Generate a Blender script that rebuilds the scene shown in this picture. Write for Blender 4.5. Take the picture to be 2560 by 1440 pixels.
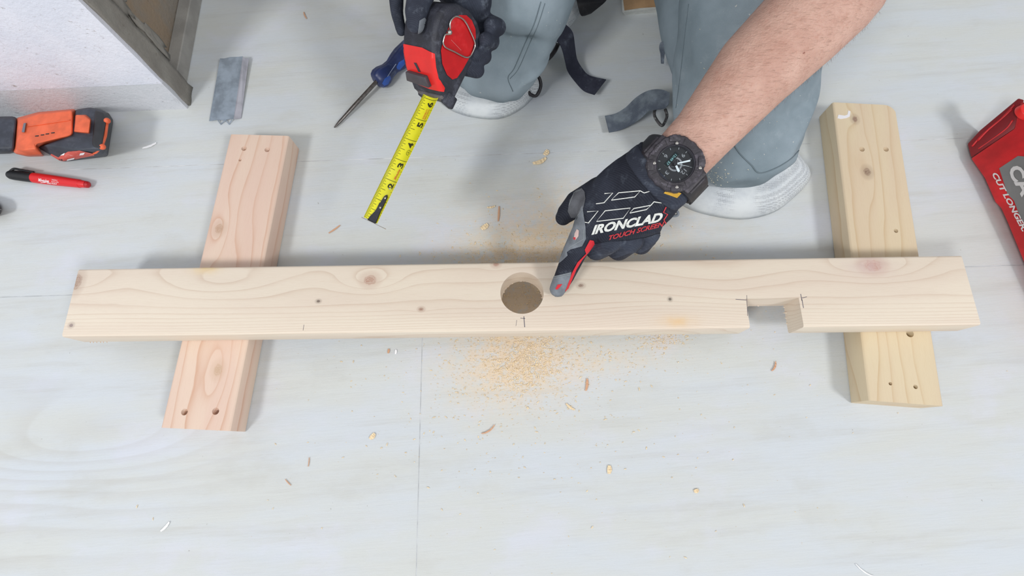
import bpy, bmesh, math, random
import numpy as np
from mathutils import Vector, Matrix, noise
from mathutils.bvhtree import BVHTree
random.seed(7)
for o in list(bpy.data.objects): bpy.data.objects.remove(o)
SC = bpy.context.scene
COL = SC.collection
# ------------------------------------------------------------------ camera
FPX, PITCH, ROLL, CH = 1276.39, 0.2960, -0.0780, 0.68739
F_ = Vector((0, math.sin(PITCH), -math.cos(PITCH)))
U_ = Vector((0, math.cos(PITCH), math.sin(PITCH)))
R_ = Vector((1, 0, 0))
c_, s_ = math.cos(-0.0777), math.sin(-0.0777)
R2, U2 = c_*R_ + s_*U_, -s_*R_ + c_*U_
CAM = Vector((0, 0, CH))
cd = bpy.data.cameras.new('camera'); cam = bpy.data.objects.new('camera', cd); COL.objects.link(cam)
cd.sensor_width = 36; cd.lens = FPX/2560*36; cd.clip_start = 0.02; cd.clip_end = 60
m = Matrix.Identity(4)
for i in range(3):
    m[i][0] = R2[i]; m[i][1] = U2[i]; m[i][2] = -F_[i]; m[i][3] = CAM[i]
cam.matrix_world = m
SC.camera = cam
# ------------------------------------------------------------------ world, lights, exposure
w = bpy.data.worlds.new('world'); SC.world = w; w.use_nodes = True
w.node_tree.nodes['Background'].inputs[0].default_value = (0.96, 0.98, 1.0, 1)
w.node_tree.nodes['Background'].inputs[1].default_value = 0.62
def area(name, loc, target, size, power, col=(1, 1, 1)):
    l = bpy.data.lights.new(name, 'AREA'); l.shape = 'RECTANGLE'; l.size, l.size_y = size; l.energy = power; l.color = col
    o = bpy.data.objects.new(name, l); COL.objects.link(o); o.location = loc
    o.rotation_euler = (Vector(target)-Vector(loc)).to_track_quat('-Z', 'Y').to_euler()
area('work_light_left', (-1.75, -1.55, 2.85), (0, 0.3, 0), (0.62, 0.62), 53, (1, 0.995, 0.985))
area('work_light_right', (1.95, -1.55, 2.85), (0, 0.3, 0), (0.62, 0.62), 53, (1, 0.995, 0.985))
SC.view_settings.view_transform = 'Standard'; SC.view_settings.look = 'None'
SC.view_settings.gamma = 1; SC.view_settings.use_curve_mapping = False
SC.view_settings.exposure = 0.0
# ------------------------------------------------------------------ helpers
def ray(px, py):
    return (F_ + R2*((px-1280)/FPX) + U2*((720-py)/FPX))
def P(px, py, z=0.0):            # the point of height z seen at a pixel of the photograph
    d = ray(px, py); return CAM + d*((z-CH)/d.z)
def D(px, py, dep):              # the point at a given distance along the viewing axis
    return CAM + ray(px, py)*dep
def lin(c):
    return tuple(((v/255)/12.92 if v/255 <= .04045 else ((v/255+.055)/1.055)**2.4) for v in c)
def tag(o, label=None, cat=None, group=None, kind=None):
    if label: o['label'] = label
    if cat: o['category'] = cat
    if group: o['group'] = group
    if kind: o['kind'] = kind
    return o
def empty(name, loc=(0, 0, 0)):
    o = bpy.data.objects.new(name, None); COL.objects.link(o); o.location = loc; o.empty_display_size = .02
    return o
def root_off(p):
    v = Vector((0, 0, 0))
    while p: v = v + p.location; p = p.parent
    return v
def mesh_from(verts, faces, name='m'):
    me = bpy.data.meshes.new(name); me.from_pydata([tuple(v) for v in verts], [], faces); me.update(); return me
def obj(name, geo, mat=None, parent=None, smooth=True, local=False, origin=None):
    """geo = (verts, faces) in world space (or in the parent's space when local)"""
    off = Vector((0, 0, 0)) if local else root_off(parent)
    if parent is None and origin is not None: off = Vector(origin)
    me = mesh_from([Vector(v)-off for v in geo[0]], geo[1], name)
    o = bpy.data.objects.new(name, me); COL.objects.link(o); o.parent = parent
    if parent is None and origin is not None: o.location = off
    if mat: me.materials.append(mat)
    if smooth:
        me.polygons.foreach_set('use_smooth', [True]*len(me.polygons))
    return o
def autosm(o, ang=40):
    me = o.data
    me.polygons.foreach_set('use_smooth', [True]*len(me.polygons))
    bm = bmesh.new(); bm.from_mesh(me)
    for e in bm.edges:
        if len(e.link_faces) == 2 and e.calc_face_angle(0) > math.radians(ang): e.smooth = False
    bm.to_mesh(me); bm.free(); return o
def join(*gs):
    V, Fc = [], []
    for v, f in gs:
        n = len(V); V += list(v); Fc += [tuple(i+n for i in q) for q in f]
    return V, Fc
def bmg(bm):
    bm.verts.ensure_lookup_table(); g = ([v.co.copy() for v in bm.verts], [tuple(v.index for v in f.verts) for f in bm.faces]); bm.free(); return g
def xf(g, M): return [M @ Vector(v) for v in g[0]], g[1]
def frame(o, x, y, z): 
    M = Matrix.Identity(4)
    for i in range(3): M[i][0] = x[i]; M[i][1] = y[i]; M[i][2] = z[i]; M[i][3] = o[i]
    return M
def box(cx, cy, cz, sx, sy, sz, bev=0, seg=2):
    bm = bmesh.new(); bmesh.ops.create_cube(bm, size=1)
    for v in bm.verts: v.co = Vector((cx+v.co.x*sx, cy+v.co.y*sy, cz+v.co.z*sz))
    if bev: bmesh.ops.bevel(bm, geom=bm.edges[:], offset=bev, segments=seg, profile=.5, affect='EDGES')
    return bmg(bm)
def prism(poly, z0, z1, bev=0, seg=2, taper=1.0):
    bm = bmesh.new(); n = len(poly)
    cx = sum(p[0] for p in poly)/n; cy = sum(p[1] for p in poly)/n
    a = [bm.verts.new((p[0], p[1], z0)) for p in poly]
    b = [bm.verts.new((cx+(p[0]-cx)*taper, cy+(p[1]-cy)*taper, z1)) for p in poly]
    bm.faces.new(a[::-1]); bm.faces.new(b)
    for i in range(n): bm.faces.new((a[i], a[(i+1) % n], b[(i+1) % n], b[i]))
    bmesh.ops.recalc_face_normals(bm, faces=bm.faces[:])
    if bev: bmesh.ops.bevel(bm, geom=bm.edges[:], offset=bev, segments=seg, profile=.5, affect='EDGES', clamp_overlap=True)
    return bmg(bm)
def cyl(r0, r1, z0, z1, n=32, bev=0):
    return prism([(r0*math.cos(2*math.pi*i/n), r0*math.sin(2*math.pi*i/n)) for i in range(n)], z0, z1, bev, 2, r1/r0)
def skew(levels):
    """stack of equal-count outlines: [(list of 3D points), ...] -> closed solid"""
    n = len(levels[0]); V = [Vector(p) for L in levels for p in L]; Fc = []
    for k in range(len(levels)-1):
        for i in range(n):
            j = (i+1) % n; Fc.append((k*n+i, k*n+j, (k+1)*n+j, (k+1)*n+i))
    Fc.append(tuple(range(n))[::-1]); Fc.append(tuple(range((len(levels)-1)*n, len(levels)*n)))
    bm = bmesh.new(); vs = [bm.verts.new(v) for v in V]
    for f in Fc: bm.faces.new([vs[i] for i in f])
    bmesh.ops.recalc_face_normals(bm, faces=bm.faces[:])
    return bm
def skewg(levels, bev=0, seg=2):
    bm = skew(levels)
    if bev: bmesh.ops.bevel(bm, geom=bm.edges[:], offset=bev, segments=seg, profile=.5, affect='EDGES', clamp_overlap=True)
    return bmg(bm)
def catmull(pts, n=8):
    pts = [Vector(p) for p in pts]; out = []
    Q = [2*pts[0]-pts[1]]+pts+[2*pts[-1]-pts[-2]]
    for i in range(1, len(Q)-2):
        for k in range(n):
            t = k/n; a, b, c, d = Q[i-1:i+3]
            out.append(.5*((2*b)+(c-a)*t+(2*a-5*b+4*c-d)*t*t+(3*b-a-3*c+d)*t**3))
    out.append(pts[-1]); return out
def tube(path, rad, n=8, cap=True):
    path = [Vector(p) for p in path]; V, Fc = [], []
    rr = rad if isinstance(rad, (list, tuple)) else [rad]*len(path)
    t0 = (path[1]-path[0]).normalized(); up = t0.orthogonal().normalized()
    for i, p in enumerate(path):
        t = (path[min(i+1, len(path)-1)]-path[max(i-1, 0)]).normalized()
        up = (up-t*up.dot(t)).normalized(); s = t.cross(up)
        for k in range(n):
            a = 2*math.pi*k/n; V.append(p+(up*math.cos(a)+s*math.sin(a))*rr[i])
    for i in range(len(path)-1):
        for k in range(n):
            j = (k+1) % n; Fc.append((i*n+k, i*n+j, (i+1)*n+j, (i+1)*n+k))
    if cap: Fc.append(tuple(range(n))[::-1]); Fc.append(tuple(range((len(path)-1)*n, len(path)*n)))
    return V, Fc
def loft(rings, n=32, cap=True):
    """rings: (centre, axisA, axisB, exponent)"""
    V, Fc = [], []
    for c, A, B, e in rings:
        for k in range(n):
            a = 2*math.pi*k/n; ca, sa = math.cos(a), math.sin(a)
            V.append(Vector(c)+Vector(A)*(math.copysign(abs(ca)**(2/e), ca))+Vector(B)*(math.copysign(abs(sa)**(2/e), sa)))
    for i in range(len(rings)-1):
        for k in range(n):
            j = (k+1) % n; Fc.append((i*n+k, i*n+j, (i+1)*n+j, (i+1)*n+k))
    if cap: Fc.append(tuple(range(n))[::-1]); Fc.append(tuple(range((len(rings)-1)*n, len(rings)*n)))
    return V, Fc
def ball(c, r, sc=(1, 1, 1), M=None):
    bm = bmesh.new(); bmesh.ops.create_icosphere(bm, subdivisions=3, radius=1)
    for v in bm.verts:
        q = Vector((v.co.x*r*sc[0], v.co.y*r*sc[1], v.co.z*r*sc[2]))
        if M: q = M @ q
        v.co = q + Vector(c)
    return bmg(bm)
def chain(pts, rads, flat=1.0, nrm=None):
    """tapered limb made of lofted rings and round ends"""
    g = []
    for i in range(len(pts)-1):
        a, b = Vector(pts[i]), Vector(pts[i+1]); L = (b-a).length; k = max(2, int(L/0.004))
        g.append(tube([a.lerp(b, t/k) for t in range(k+1)], [rads[i]+(rads[i+1]-rads[i])*t/k for t in range(k+1)], 20))
    for p, r in zip(pts, rads): g.append(ball(p, r))
    return join(*g)
def remesh(geo, voxel=0.002, smooth=3, it2=0):
    me = mesh_from(*geo, 'tmp'); o = bpy.data.objects.new('tmp', me); COL.objects.link(o)
    md = o.modifiers.new('r', 'REMESH'); md.mode = 'VOXEL'; md.voxel_size = voxel; md.adaptivity = 0
    if smooth:
        s = o.modifiers.new('s', 'SMOOTH'); s.factor = .5; s.iterations = smooth
    dg = bpy.context.evaluated_depsgraph_get(); ev = o.evaluated_get(dg); em = ev.to_mesh()
    V = [v.co.copy() for v in em.vertices]; Fc = [tuple(p.vertices) for p in em.polygons]
    ev.to_mesh_clear(); bpy.data.objects.remove(o); bpy.data.meshes.remove(me)
    return V, Fc
def vnormals(g):
    N = [Vector((0, 0, 0)) for _ in g[0]]
    for f in g[1]:
        a, b, c = g[0][f[0]], g[0][f[1]], g[0][f[2]]; n = (b-a).cross(c-a)
        for i in f: N[i] += n
    return [n.normalized() if n.length > 0 else Vector((0, 0, 1)) for n in N]
def bvh(*gs):
    g = join(*gs); return BVHTree.FromPolygons([tuple(v) for v in g[0]], [tuple(f) for f in g[1]])
def cast(tree, px, py, lift=0.0003):
    d = ray(px, py).normalized(); h = tree.ray_cast(CAM, d)
    if h[0] is None: return None
    n = h[1] if h[1].dot(d) < 0 else -h[1]
    return h[0]+n*lift
def sub2d(verts, faces, maxlen):
    bm = bmesh.new(); vs = [bm.verts.new((x, y, 0)) for x, y in verts]
    for f in faces:
        try: bm.faces.new([vs[i] for i in f])
        except Exception: pass
    bmesh.ops.triangulate(bm, faces=bm.faces[:])
    for _ in range(7):
        es = [e for e in bm.edges if e.calc_length() > maxlen]
        if not es: break
        bmesh.ops.subdivide_edges(bm, edges=es, cuts=1); bmesh.ops.triangulate(bm, faces=[f for f in bm.faces if len(f.verts) > 3])
    return bm
def drape(tree, verts, faces, lift=0.0004, maxlen=5):
    """lay a flat print (given in photo pixels) on a surface; relief = lift"""
    bm = sub2d(verts, faces, maxlen)
    cx = sum(v[0] for v in verts)/len(verts); cy = sum(v[1] for v in verts)/len(verts)
    for v in bm.verts:
        x, y = v.co.x, v.co.y; h = cast(tree, x, y, lift)
        for k in range(1, 16):
            if h is not None: break
            h = cast(tree, x+(cx-x)*k*.03, y+(cy-y)*k*.03, lift)
        v.co = h if h is not None else Vector((9, 9, 9))
    bmesh.ops.delete(bm, geom=[v for v in bm.verts if v.co.x > 8], context='VERTS')
    return bmg(bm)
def poly2(pts): return pts, [tuple(range(len(pts)))]
def stroke2(pts, wd):
    V, Fc = [], []
    for i, p in enumerate(pts):
        a = Vector(pts[max(i-1, 0)]); b = Vector(pts[min(i+1, len(pts)-1)]); t = (b-a).normalized(); n = Vector((-t.y, t.x))*wd/2
        V += [tuple(Vector(p)+n), tuple(Vector(p)-n)]
    for i in range(len(pts)-1): Fc.append((2*i, 2*i+1, 2*i+3, 2*i+2))
    return V, Fc
def text2(s, off=0.0, shear=0.0, sx=1.0):
    c = bpy.data.curves.new('t', 'FONT'); c.body = s; c.offset = off; c.shear = shear; c.resolution_u = 3; c.size = 1
    o = bpy.data.objects.new('t', c); COL.objects.link(o)
    dg = bpy.context.evaluated_depsgraph_get(); ev = o.evaluated_get(dg); em = ev.to_mesh()
    V = [(v.co.x*sx, v.co.y) for v in em.vertices]; Fc = [tuple(p.vertices) for p in em.polygons]
    ev.to_mesh_clear(); bpy.data.objects.remove(o)
    x0 = min(v[0] for v in V); x1 = max(v[0] for v in V); y0 = min(v[1] for v in V); y1 = max(v[1] for v in V)
    return [((x-x0)/(x1-x0), (y-y0)/(y1-y0)) for x, y in V], Fc
def textq(s, o, x, y, off=0, shear=0):
    """text mapped to pixel parallelogram: origin o (bottom left), x = vector to the right end, y = up"""
    V, Fc = text2(s, off, shear)
    return [(o[0]+x[0]*u+y[0]*v, o[1]+x[1]*u+y[1]*v) for u, v in V], Fc
# ------------------------------------------------------------------ materials
class NT:
    def __init__(s, name):
        s.m = bpy.data.materials.new(name); s.m.use_nodes = True; s.t = s.m.node_tree; s.b = s.t.nodes['Principled BSDF']
    def n(s, typ, **k):
        n = s.t.nodes.new(typ)
        for a, v in k.items(): setattr(n, a, v)
        return n
    def l(s, a, b): s.t.links.new(a, b)
    def val(s, sock, v):
        if isinstance(v, bpy.types.NodeSocket): s.l(v, sock)
        else: sock.default_value = v
    def math(s, op, a, b=None, c=None, clamp=False):
        n = s.n('ShaderNodeMath', operation=op); n.use_clamp = clamp; s.val(n.inputs[0], a)
        if b is not None: s.val(n.inputs[1], b)
        if c is not None: s.val(n.inputs[2], c)
        return n.outputs[0]
    def coord(s, kind='Object'): return s.n('ShaderNodeTexCoord').outputs[kind]
    def mapp(s, vec, scale=(1, 1, 1), loc=(0, 0, 0)):
        n = s.n('ShaderNodeMapping'); s.l(vec, n.inputs[0]); n.inputs['Scale'].default_value = scale; n.inputs['Location'].default_value = loc; return n.outputs[0]
    def noise(s, vec, sc, det=3, rough=.5):
        n = s.n('ShaderNodeTexNoise'); s.l(vec, n.inputs['Vector']); n.inputs['Scale'].default_value = sc; n.inputs['Detail'].default_value = det; n.inputs['Roughness'].default_value = rough; return n.outputs[0]
    def ramp(s, f, a, b):
        n = s.n('ShaderNodeMapRange'); n.interpolation_type = 'SMOOTHSTEP'; s.val(n.inputs[0], f); n.inputs[1].default_value = a; n.inputs[2].default_value = b; return n.outputs[0]
    def mix(s, f, a, b, mode='MIX'):
        n = s.n('ShaderNodeMix', data_type='RGBA', blend_type=mode); s.val(n.inputs[0], f)
        for k, v in ((6, a), (7, b)):
            if isinstance(v, bpy.types.NodeSocket): s.l(v, n.inputs[k])
            else: n.inputs[k].default_value = (*lin(v), 1)
        return n.outputs[2]
    def bump(s, h, dist, strength=1.0):
        n = s.n('ShaderNodeBump'); s.l(h, n.inputs['Height']); n.inputs['Distance'].default_value = dist; n.inputs['Strength'].default_value = strength; s.l(n.outputs[0], s.b.inputs['Normal'])
    def out(s, col, rough=.6, spec=.5, metal=0):
        s.val(s.b.inputs['Base Color'], col if isinstance(col, bpy.types.NodeSocket) else (*lin(col), 1))
        s.val(s.b.inputs['Roughness'], rough); s.b.inputs['Specular IOR Level'].default_value = spec; s.b.inputs['Metallic'].default_value = metal
        return s.m
def simple(name, col, rough=.5, var=.0, vs=80, dust=0, dcol=(200, 205, 210), ds=40, metal=0, bump=0, bs=600, spec=.5):
    t = NT(name); v = t.coord()
    c = col
    if var:
        k = t.noise(v, vs, 4); lo = tuple(max(0, x*(1-var)) for x in col); hi = tuple(min(255, x*(1+var)) for x in col)
        c = t.mix(t.ramp(k, .3, .7), lo, hi)
    if dust:
        k = t.noise(v, ds, 6, .7); f = t.math('MULTIPLY', t.ramp(k, .5, .78), dust); c = t.mix(f, c, dcol)
    if bump: t.bump(t.noise(v, bs, 3), bump)
    return t.out(c, rough, spec, metal)
def sep(t, v):
    n = t.n('ShaderNodeSeparateXYZ'); t.l(v, n.inputs[0]); return n.outputs
def gauss(t, x, y, cx, cy, sx, sy):
    dx = t.math('MULTIPLY', t.math('SUBTRACT', x, cx), 1/sx); dy = t.math('MULTIPLY', t.math('SUBTRACT', y, cy), 1/sy)
    d2 = t.math('ADD', t.math('MULTIPLY', dx, dx), t.math('MULTIPLY', dy, dy)); return t.math('EXPONENT', t.math('MULTIPLY', d2, -1)), d2
def wood(name, base, late, tint, period, bumps, knots, stains=(), warp=1.0, lw=.55, seed=0, wx=4.0, dense=0):
    """growth rings as level lines of a height field that swells around the knots (object space, mm)"""
    t = NT(name); v0 = t.coord(); v = t.mapp(v0, (1000, 1000, 1000)); x, y, z = sep(t, v)
    nz = t.noise(t.mapp(v0, (wx, 12, 12), (seed, 0, 0)), 1.0, 2, .4)
    nf = t.noise(t.mapp(v0, (20, 70, 70), (seed, 3, 0)), 1.0, 2, .5)
    g = t.math('ADD', t.math('MULTIPLY', y, 1/period), t.math('MULTIPLY', z, .7/period))
    g = t.math('ADD', g, t.math('MULTIPLY', t.math('SUBTRACT', nz, .5), 6*warp))
    g = t.math('ADD', g, t.math('MULTIPLY', t.math('SUBTRACT', nf, .5), .5*warp))
    if dense:
        q = t.math('MAXIMUM', t.math('SUBTRACT', -4, y), 0); g = t.math('SUBTRACT', g, t.math('MULTIPLY', t.math('MULTIPLY', q, q), dense))
    for (cx, cy, sx, sy, A) in bumps:
        e, _ = gauss(t, x, y, cx, cy, sx, sy); g = t.math('ADD', g, t.math('MULTIPLY', e, A))
    fr = t.math('FRACT', g)
    line = t.math('MULTIPLY', t.math('POWER', fr, 7), t.ramp(t.math('SUBTRACT', 1, fr), 0, .06))
    amp = t.math('MULTIPLY', t.noise(t.mapp(v0, (6, 40, 40), (seed+5, 0, 0)), 1.0, 2), 1.5*lw, clamp=True)
    big = t.ramp(t.noise(t.mapp(v0, (4, 25, 25), (seed+2, 1, 0)), 1.0, 2), .3, .7)
    col = t.mix(t.math('MULTIPLY', big, .9), base, tint)
    col = t.mix(t.math('MULTIPLY', line, amp), col, late)
    fib = t.noise(t.mapp(v0, (60, 1800, 1800), (seed, 0, 0)), 1.0, 4, .6)
    col = t.mix(t.math('MULTIPLY', t.ramp(fib, .5, .8), .18), col, late)
    for (cx, cy, sx, sy, c, st) in knots:
        wob = t.math('MULTIPLY', t.math('SUBTRACT', t.noise(v0, 260, 3), .5), 1.2)
        _, d2 = gauss(t, x, y, cx, cy, sx, sy); k = t.ramp(t.math('ADD', d2, wob), 1.5, .1); rg = t.math('MULTIPLY_ADD', t.math('SINE', t.math('MULTIPLY', t.math('SQRT', t.math('MAXIMUM', t.math('ADD', d2, wob), .0001)), 17)), .25, .75)
        col = t.mix(t.math('MULTIPLY', t.ramp(d2, 5.5, 1.2), st*.28), col, c)
        col = t.mix(t.math('MULTIPLY', t.math('MULTIPLY', k, rg), st), col, c)
    for (cx, cy, sx, sy, c, st) in stains:
        e, _ = gauss(t, x, y, cx, cy, sx, sy); k = t.math('MULTIPLY', t.math('MULTIPLY', e, st), t.noise(v0, 90, 4), clamp=True)
        col = t.mix(k, col, c)
    t.bump(t.math('ADD', fib, t.math('MULTIPLY', line, .6)), .00012)
    return t.out(col, .62, .35)
# ------------------------------------------------------------------ floor
def floor_mat():
    t = NT('whitewashed_plywood'); v = t.coord(); x, y, z = sep(t, v)
    big = t.noise(t.mapp(v, (1.3, 5, 1)), 3, 4, .6)
    str_ = t.noise(t.mapp(v, (2.2, 26, 1), (3, 0, 0)), 1.6, 6, .65)
    fine = t.noise(t.mapp(v, (25, 420, 1)), 1, 4, .7)
    blot = t.noise(t.mapp(v, (6, 9, 1), (9, 2, 0)), 1.4, 5, .6)
    c = t.mix(t.ramp(big, .35, .68), (203, 206, 204), (202, 208, 214))
    c = t.mix(t.math('MULTIPLY', t.ramp(str_, .5, .74), .42), c, (186, 186, 182))
    c = t.mix(t.math('MULTIPLY', t.ramp(blot, .52, .72), .5), c, (208, 211, 224))
    c = t.mix(t.math('MULTIPLY', t.ramp(blot, .46, .3), .35), c, (192, 193, 188))
    c = t.mix(t.math('MULTIPLY', t.ramp(fine, .55, .8), .22), c, (178, 176, 172))
    # plywood growth figure showing through the paint, lower left
    k = P(215, 1095); 
    e, d2 = gauss(t, x, y, k.x, k.y, .16, .055); 
    g = t.math('ADD', t.math('MULTIPLY', y, 26), t.math('ADD', t.math('MULTIPLY', e, 3.2), t.math('MULTIPLY', t.noise(t.mapp(v, (1.5, 4, 1), (4, 4, 0)), 1, 2), 5)))
    fr = t.math('FRACT', g); ln = t.math('MULTIPLY', t.ramp(fr, .25, .95), t.ramp(t.math('SUBTRACT', 1, fr), 0, .12))
    msk, _ = gauss(t, x, y, k.x-.12, k.y-.04, .38, .2)
    c = t.mix(t.math('MULTIPLY', t.math('MULTIPLY', ln, msk), .20), c, (176, 170, 162))
    # scratches and scuffs
    vz = t.n('ShaderNodeTexVoronoi', feature='DISTANCE_TO_EDGE'); t.l(t.mapp(v, (3, 14, 1), (1, 1, 0)), vz.inputs['Vector']); vz.inputs['Scale'].default_value = 1.5
    cr = t.math('MULTIPLY', t.ramp(vz.outputs['Distance'], .006, .0), t.ramp(t.noise(v, 5, 3), .56, .66))
    
    sp = t.noise(v, 160, 2); c = t.mix(t.math('MULTIPLY', t.ramp(sp, .74, .8), .5), c, (140, 136, 130))
    # fine sawdust film: under the bored hole, behind the joist and under the notch
    dn = t.noise(v, 70, 6, .75)
    tot = None
    for (px, py, sx, sy, a) in ((1300, 895, .085, .055, 1.05), (1250, 930, .06, .05, .5), (1310, 745, .06, .04, 2.2), (1400, 590, .12, .055, .85), (1300, 640, .13, .028, .6),
                                (1530, 900, .09, .02, .45), (1650, 850, .03, .010, .7), (1480, 560, .16, .07, .5), (1900, 745, .05, .03, .5)):
        q = P(px, py); e, _ = gauss(t, x, y, q.x, q.y, sx, sy); e = t.math('MULTIPLY', e, a); tot = e if tot is None else t.math('ADD', tot, e)
    f = t.math('MULTIPLY', tot, t.math('ADD', t.math('MULTIPLY', t.ramp(dn, .32, .62), .8), .1), clamp=True)
    c = t.mix(t.math('MULTIPLY', f, .62), c, (230, 200, 160))
    t.bump(t.math('ADD', t.math('MULTIPLY', fine, .7), t.noise(v, 45, 5)), .0004)
    return t.out(c, .68, .3)
FM = floor_mat()
fl = obj('floor', box(.1, .45, -.021, 4.6, 3.6, .02), simple('subfloor_joists', (120, 100, 80), .8), smooth=False); tag(fl, kind='structure')
s0, s1 = P(60, 741), P(2500, 664); sa = math.atan2(s1.y-s0.y, s1.x-s0.x)
Sx = Vector((math.cos(sa), math.sin(sa), 0)); Sy = Vector((-Sx.y, Sx.x, 0))
def slab(name, u0, u1, v0, v1, z0, z1, mt):
    pts = [(s0+Sx*u+Sy*v) for u, v in ((u0, v0), (u1, v0), (u1, v1), (u0, v1))]
    return obj(name, prism([(p.x, p.y) for p in pts], z0, z1), mt, fl, smooth=False)
def sheet(*k): slab('plywood_sheet', *k, -.011, 0, FM)
def su(px, py):
    q = P(px, py)-s0; return q.dot(Sx), q.dot(Sy)
g_ = .0006
um = su(1048, 1150)[0]; vA = su(2400, 346)[1]; ub = su(2150, 480)[0]
sheet(-1.7, um-g_, -1.6, -g_); sheet(um+g_, 3.2, -1.6, -g_)
sheet(-1.7, ub-g_, g_, vA-g_); sheet(ub+g_, 3.2, g_, vA-g_); sheet(-1.7, 3.2, vA+g_, 2.2)
Mfill = simple('grey_seam_filler', (192, 195, 198), .8, .1, 40)
slab('seam_filler', -1.7, 3.2, -g_, g_, -.011, -.0006, Mfill); slab('seam_filler', -1.7, 3.2, vA-g_, vA+g_, -.011, -.00006, simple('painted_seam_filler', (196, 198, 200), .8, .1, 40))
slab('seam_filler', um-g_, um+g_, -1.6, -g_, -.011, -.0003, Mfill); slab('seam_filler', ub-g_, ub+g_, g_, vA-g_, -.011, -.0003, Mfill)
# ------------------------------------------------------------------ wall at the left
def plaster(name, a, b, spk):
    t = NT(name); v = t.coord(); n1 = t.noise(v, 14, 5, .6); c = t.mix(t.ramp(n1, .35, .68), a, b)
    n2 = t.noise(t.mapp(v, (1, 1, 1.6)), 95, 5, .7); c = t.mix(t.math('MULTIPLY', t.ramp(n2, .6, .72), .75), c, spk)
    n3 = t.noise(t.mapp(v, (3, 3, 1)), 24, 4, .7); c = t.mix(t.math('MULTIPLY', t.ramp(n3, .6, .75), .35), c, spk)
    t.bump(t.noise(v, 180, 5, .65), .0012); return t.out(c, .8, .2)
Mwhite = plaster('white_painted_drywall', (222, 226, 238), (232, 234, 244), (166, 158, 152))
Mlow = plaster('grey_primed_drywall', (206, 210, 216), (214, 216, 222), (160, 160, 165))
Mmort = plaster('grey_mortar', (132, 128, 122), (150, 147, 140), (112, 104, 96))
Mply = plaster('raw_brown_sheathing', (150, 132, 112), (140, 134, 126), (120, 105, 90))
k0 = P(472, 272)                         # foot of the corner
kl = P(0, 292)
wa = math.atan2(k0.y-kl.y, k0.x-kl.x); Wx = Vector((math.cos(wa), math.sin(wa), 0)); Wy = Vector((-Wx.y, Wx.x, 0))
def wpt(u, v, z): return k0+Wx*u+Wy*v+Vector((0, 0, z))
def wbox(u0, u1, v0, v1, z0, z1, bev=0):
    return skewg([[wpt(u, v, z) for u, v in ((u0, v0), (u1, v0), (u1, v1), (u0, v1))] for z in (z0, z1)], bev, 1)
def rough_strip(u0, u1, v0, v1, z0, z1, nz, nw, amp, seed):
    """a ragged block, displaced"""
    bm = skew([[wpt(u, v, z0+(z1-z0)*k/nz) for u, v in ((u0, v0), (u1, v0), (u1, v1), (u0, v1))] for k in range(nz+1)])
    es = [e for e in bm.edges if e.calc_length() > (v1-v0)*.6]
    bmesh.ops.subdivide_edges(bm, edges=[e for e in bm.edges if abs((e.verts[0].co-e.verts[1].co).z) < 1e-5], cuts=nw, use_grid_fill=True)
    for v in bm.verts:
        n = noise.noise_vector(v.co*38+Vector((seed, 0, 0)))+noise.noise_vector(v.co*110)*.5
        v.co += n*amp
    return bmg(bm)
wl = obj('wall_left', wbox(-1.6, -.002, 0.0, .022, .060, 2.3), Mwhite, smooth=False); tag(wl, kind='structure')
obj('base_strip', wbox(-1.6, -.002, .0, .022, .0, .0595), Mlow, wl, smooth=False)
obj('mortar_edge', rough_strip(-.03, .0015, .0062, .040, .0, 1.2, 90, 5, .0026, 3), Mmort, wl)
obj('mortar_edge', rough_strip(-.04, -.006, .035, .062, .05, 1.2, 70, 4, .0050, 8), Mmort, wl)
for i, (u, v, z, r) in enumerate(((.0, .05, .10, .010), (-.004, .056, .17, .013), (-.002, .05, .235, .012), (-.003, .046, .30, .014))):
    bm = bmesh.new(); bmesh.ops.create_icosphere(bm, subdivisions=3, radius=1)
    for q in bm.verts:
        n = noise.noise(q.co*1.7+Vector((i*5, 0, 0))); q.co = wpt(u, v, z)+Wx*q.co.x*r*.5*(1+n)+Wy*q.co.y*r*.8*(1+n)+Vector((0, 0, q.co.z*r*3*(1+n)))
    obj('mortar_lump', bmg(bm), Mmort, wl)
ws = obj('wall_side', wbox(-.05, -.032, .045, 1.9, 0, 2.3), Mply, smooth=False); tag(ws, kind='structure')
bs = obj('baseboard_side', wbox(-.0315, -.010, .05, 1.9, 0, .026, .0015), simple('grey_plate', (146, 144, 140), .8, .06, 30, bump=.0004), smooth=False); tag(bs, kind='structure')
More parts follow.
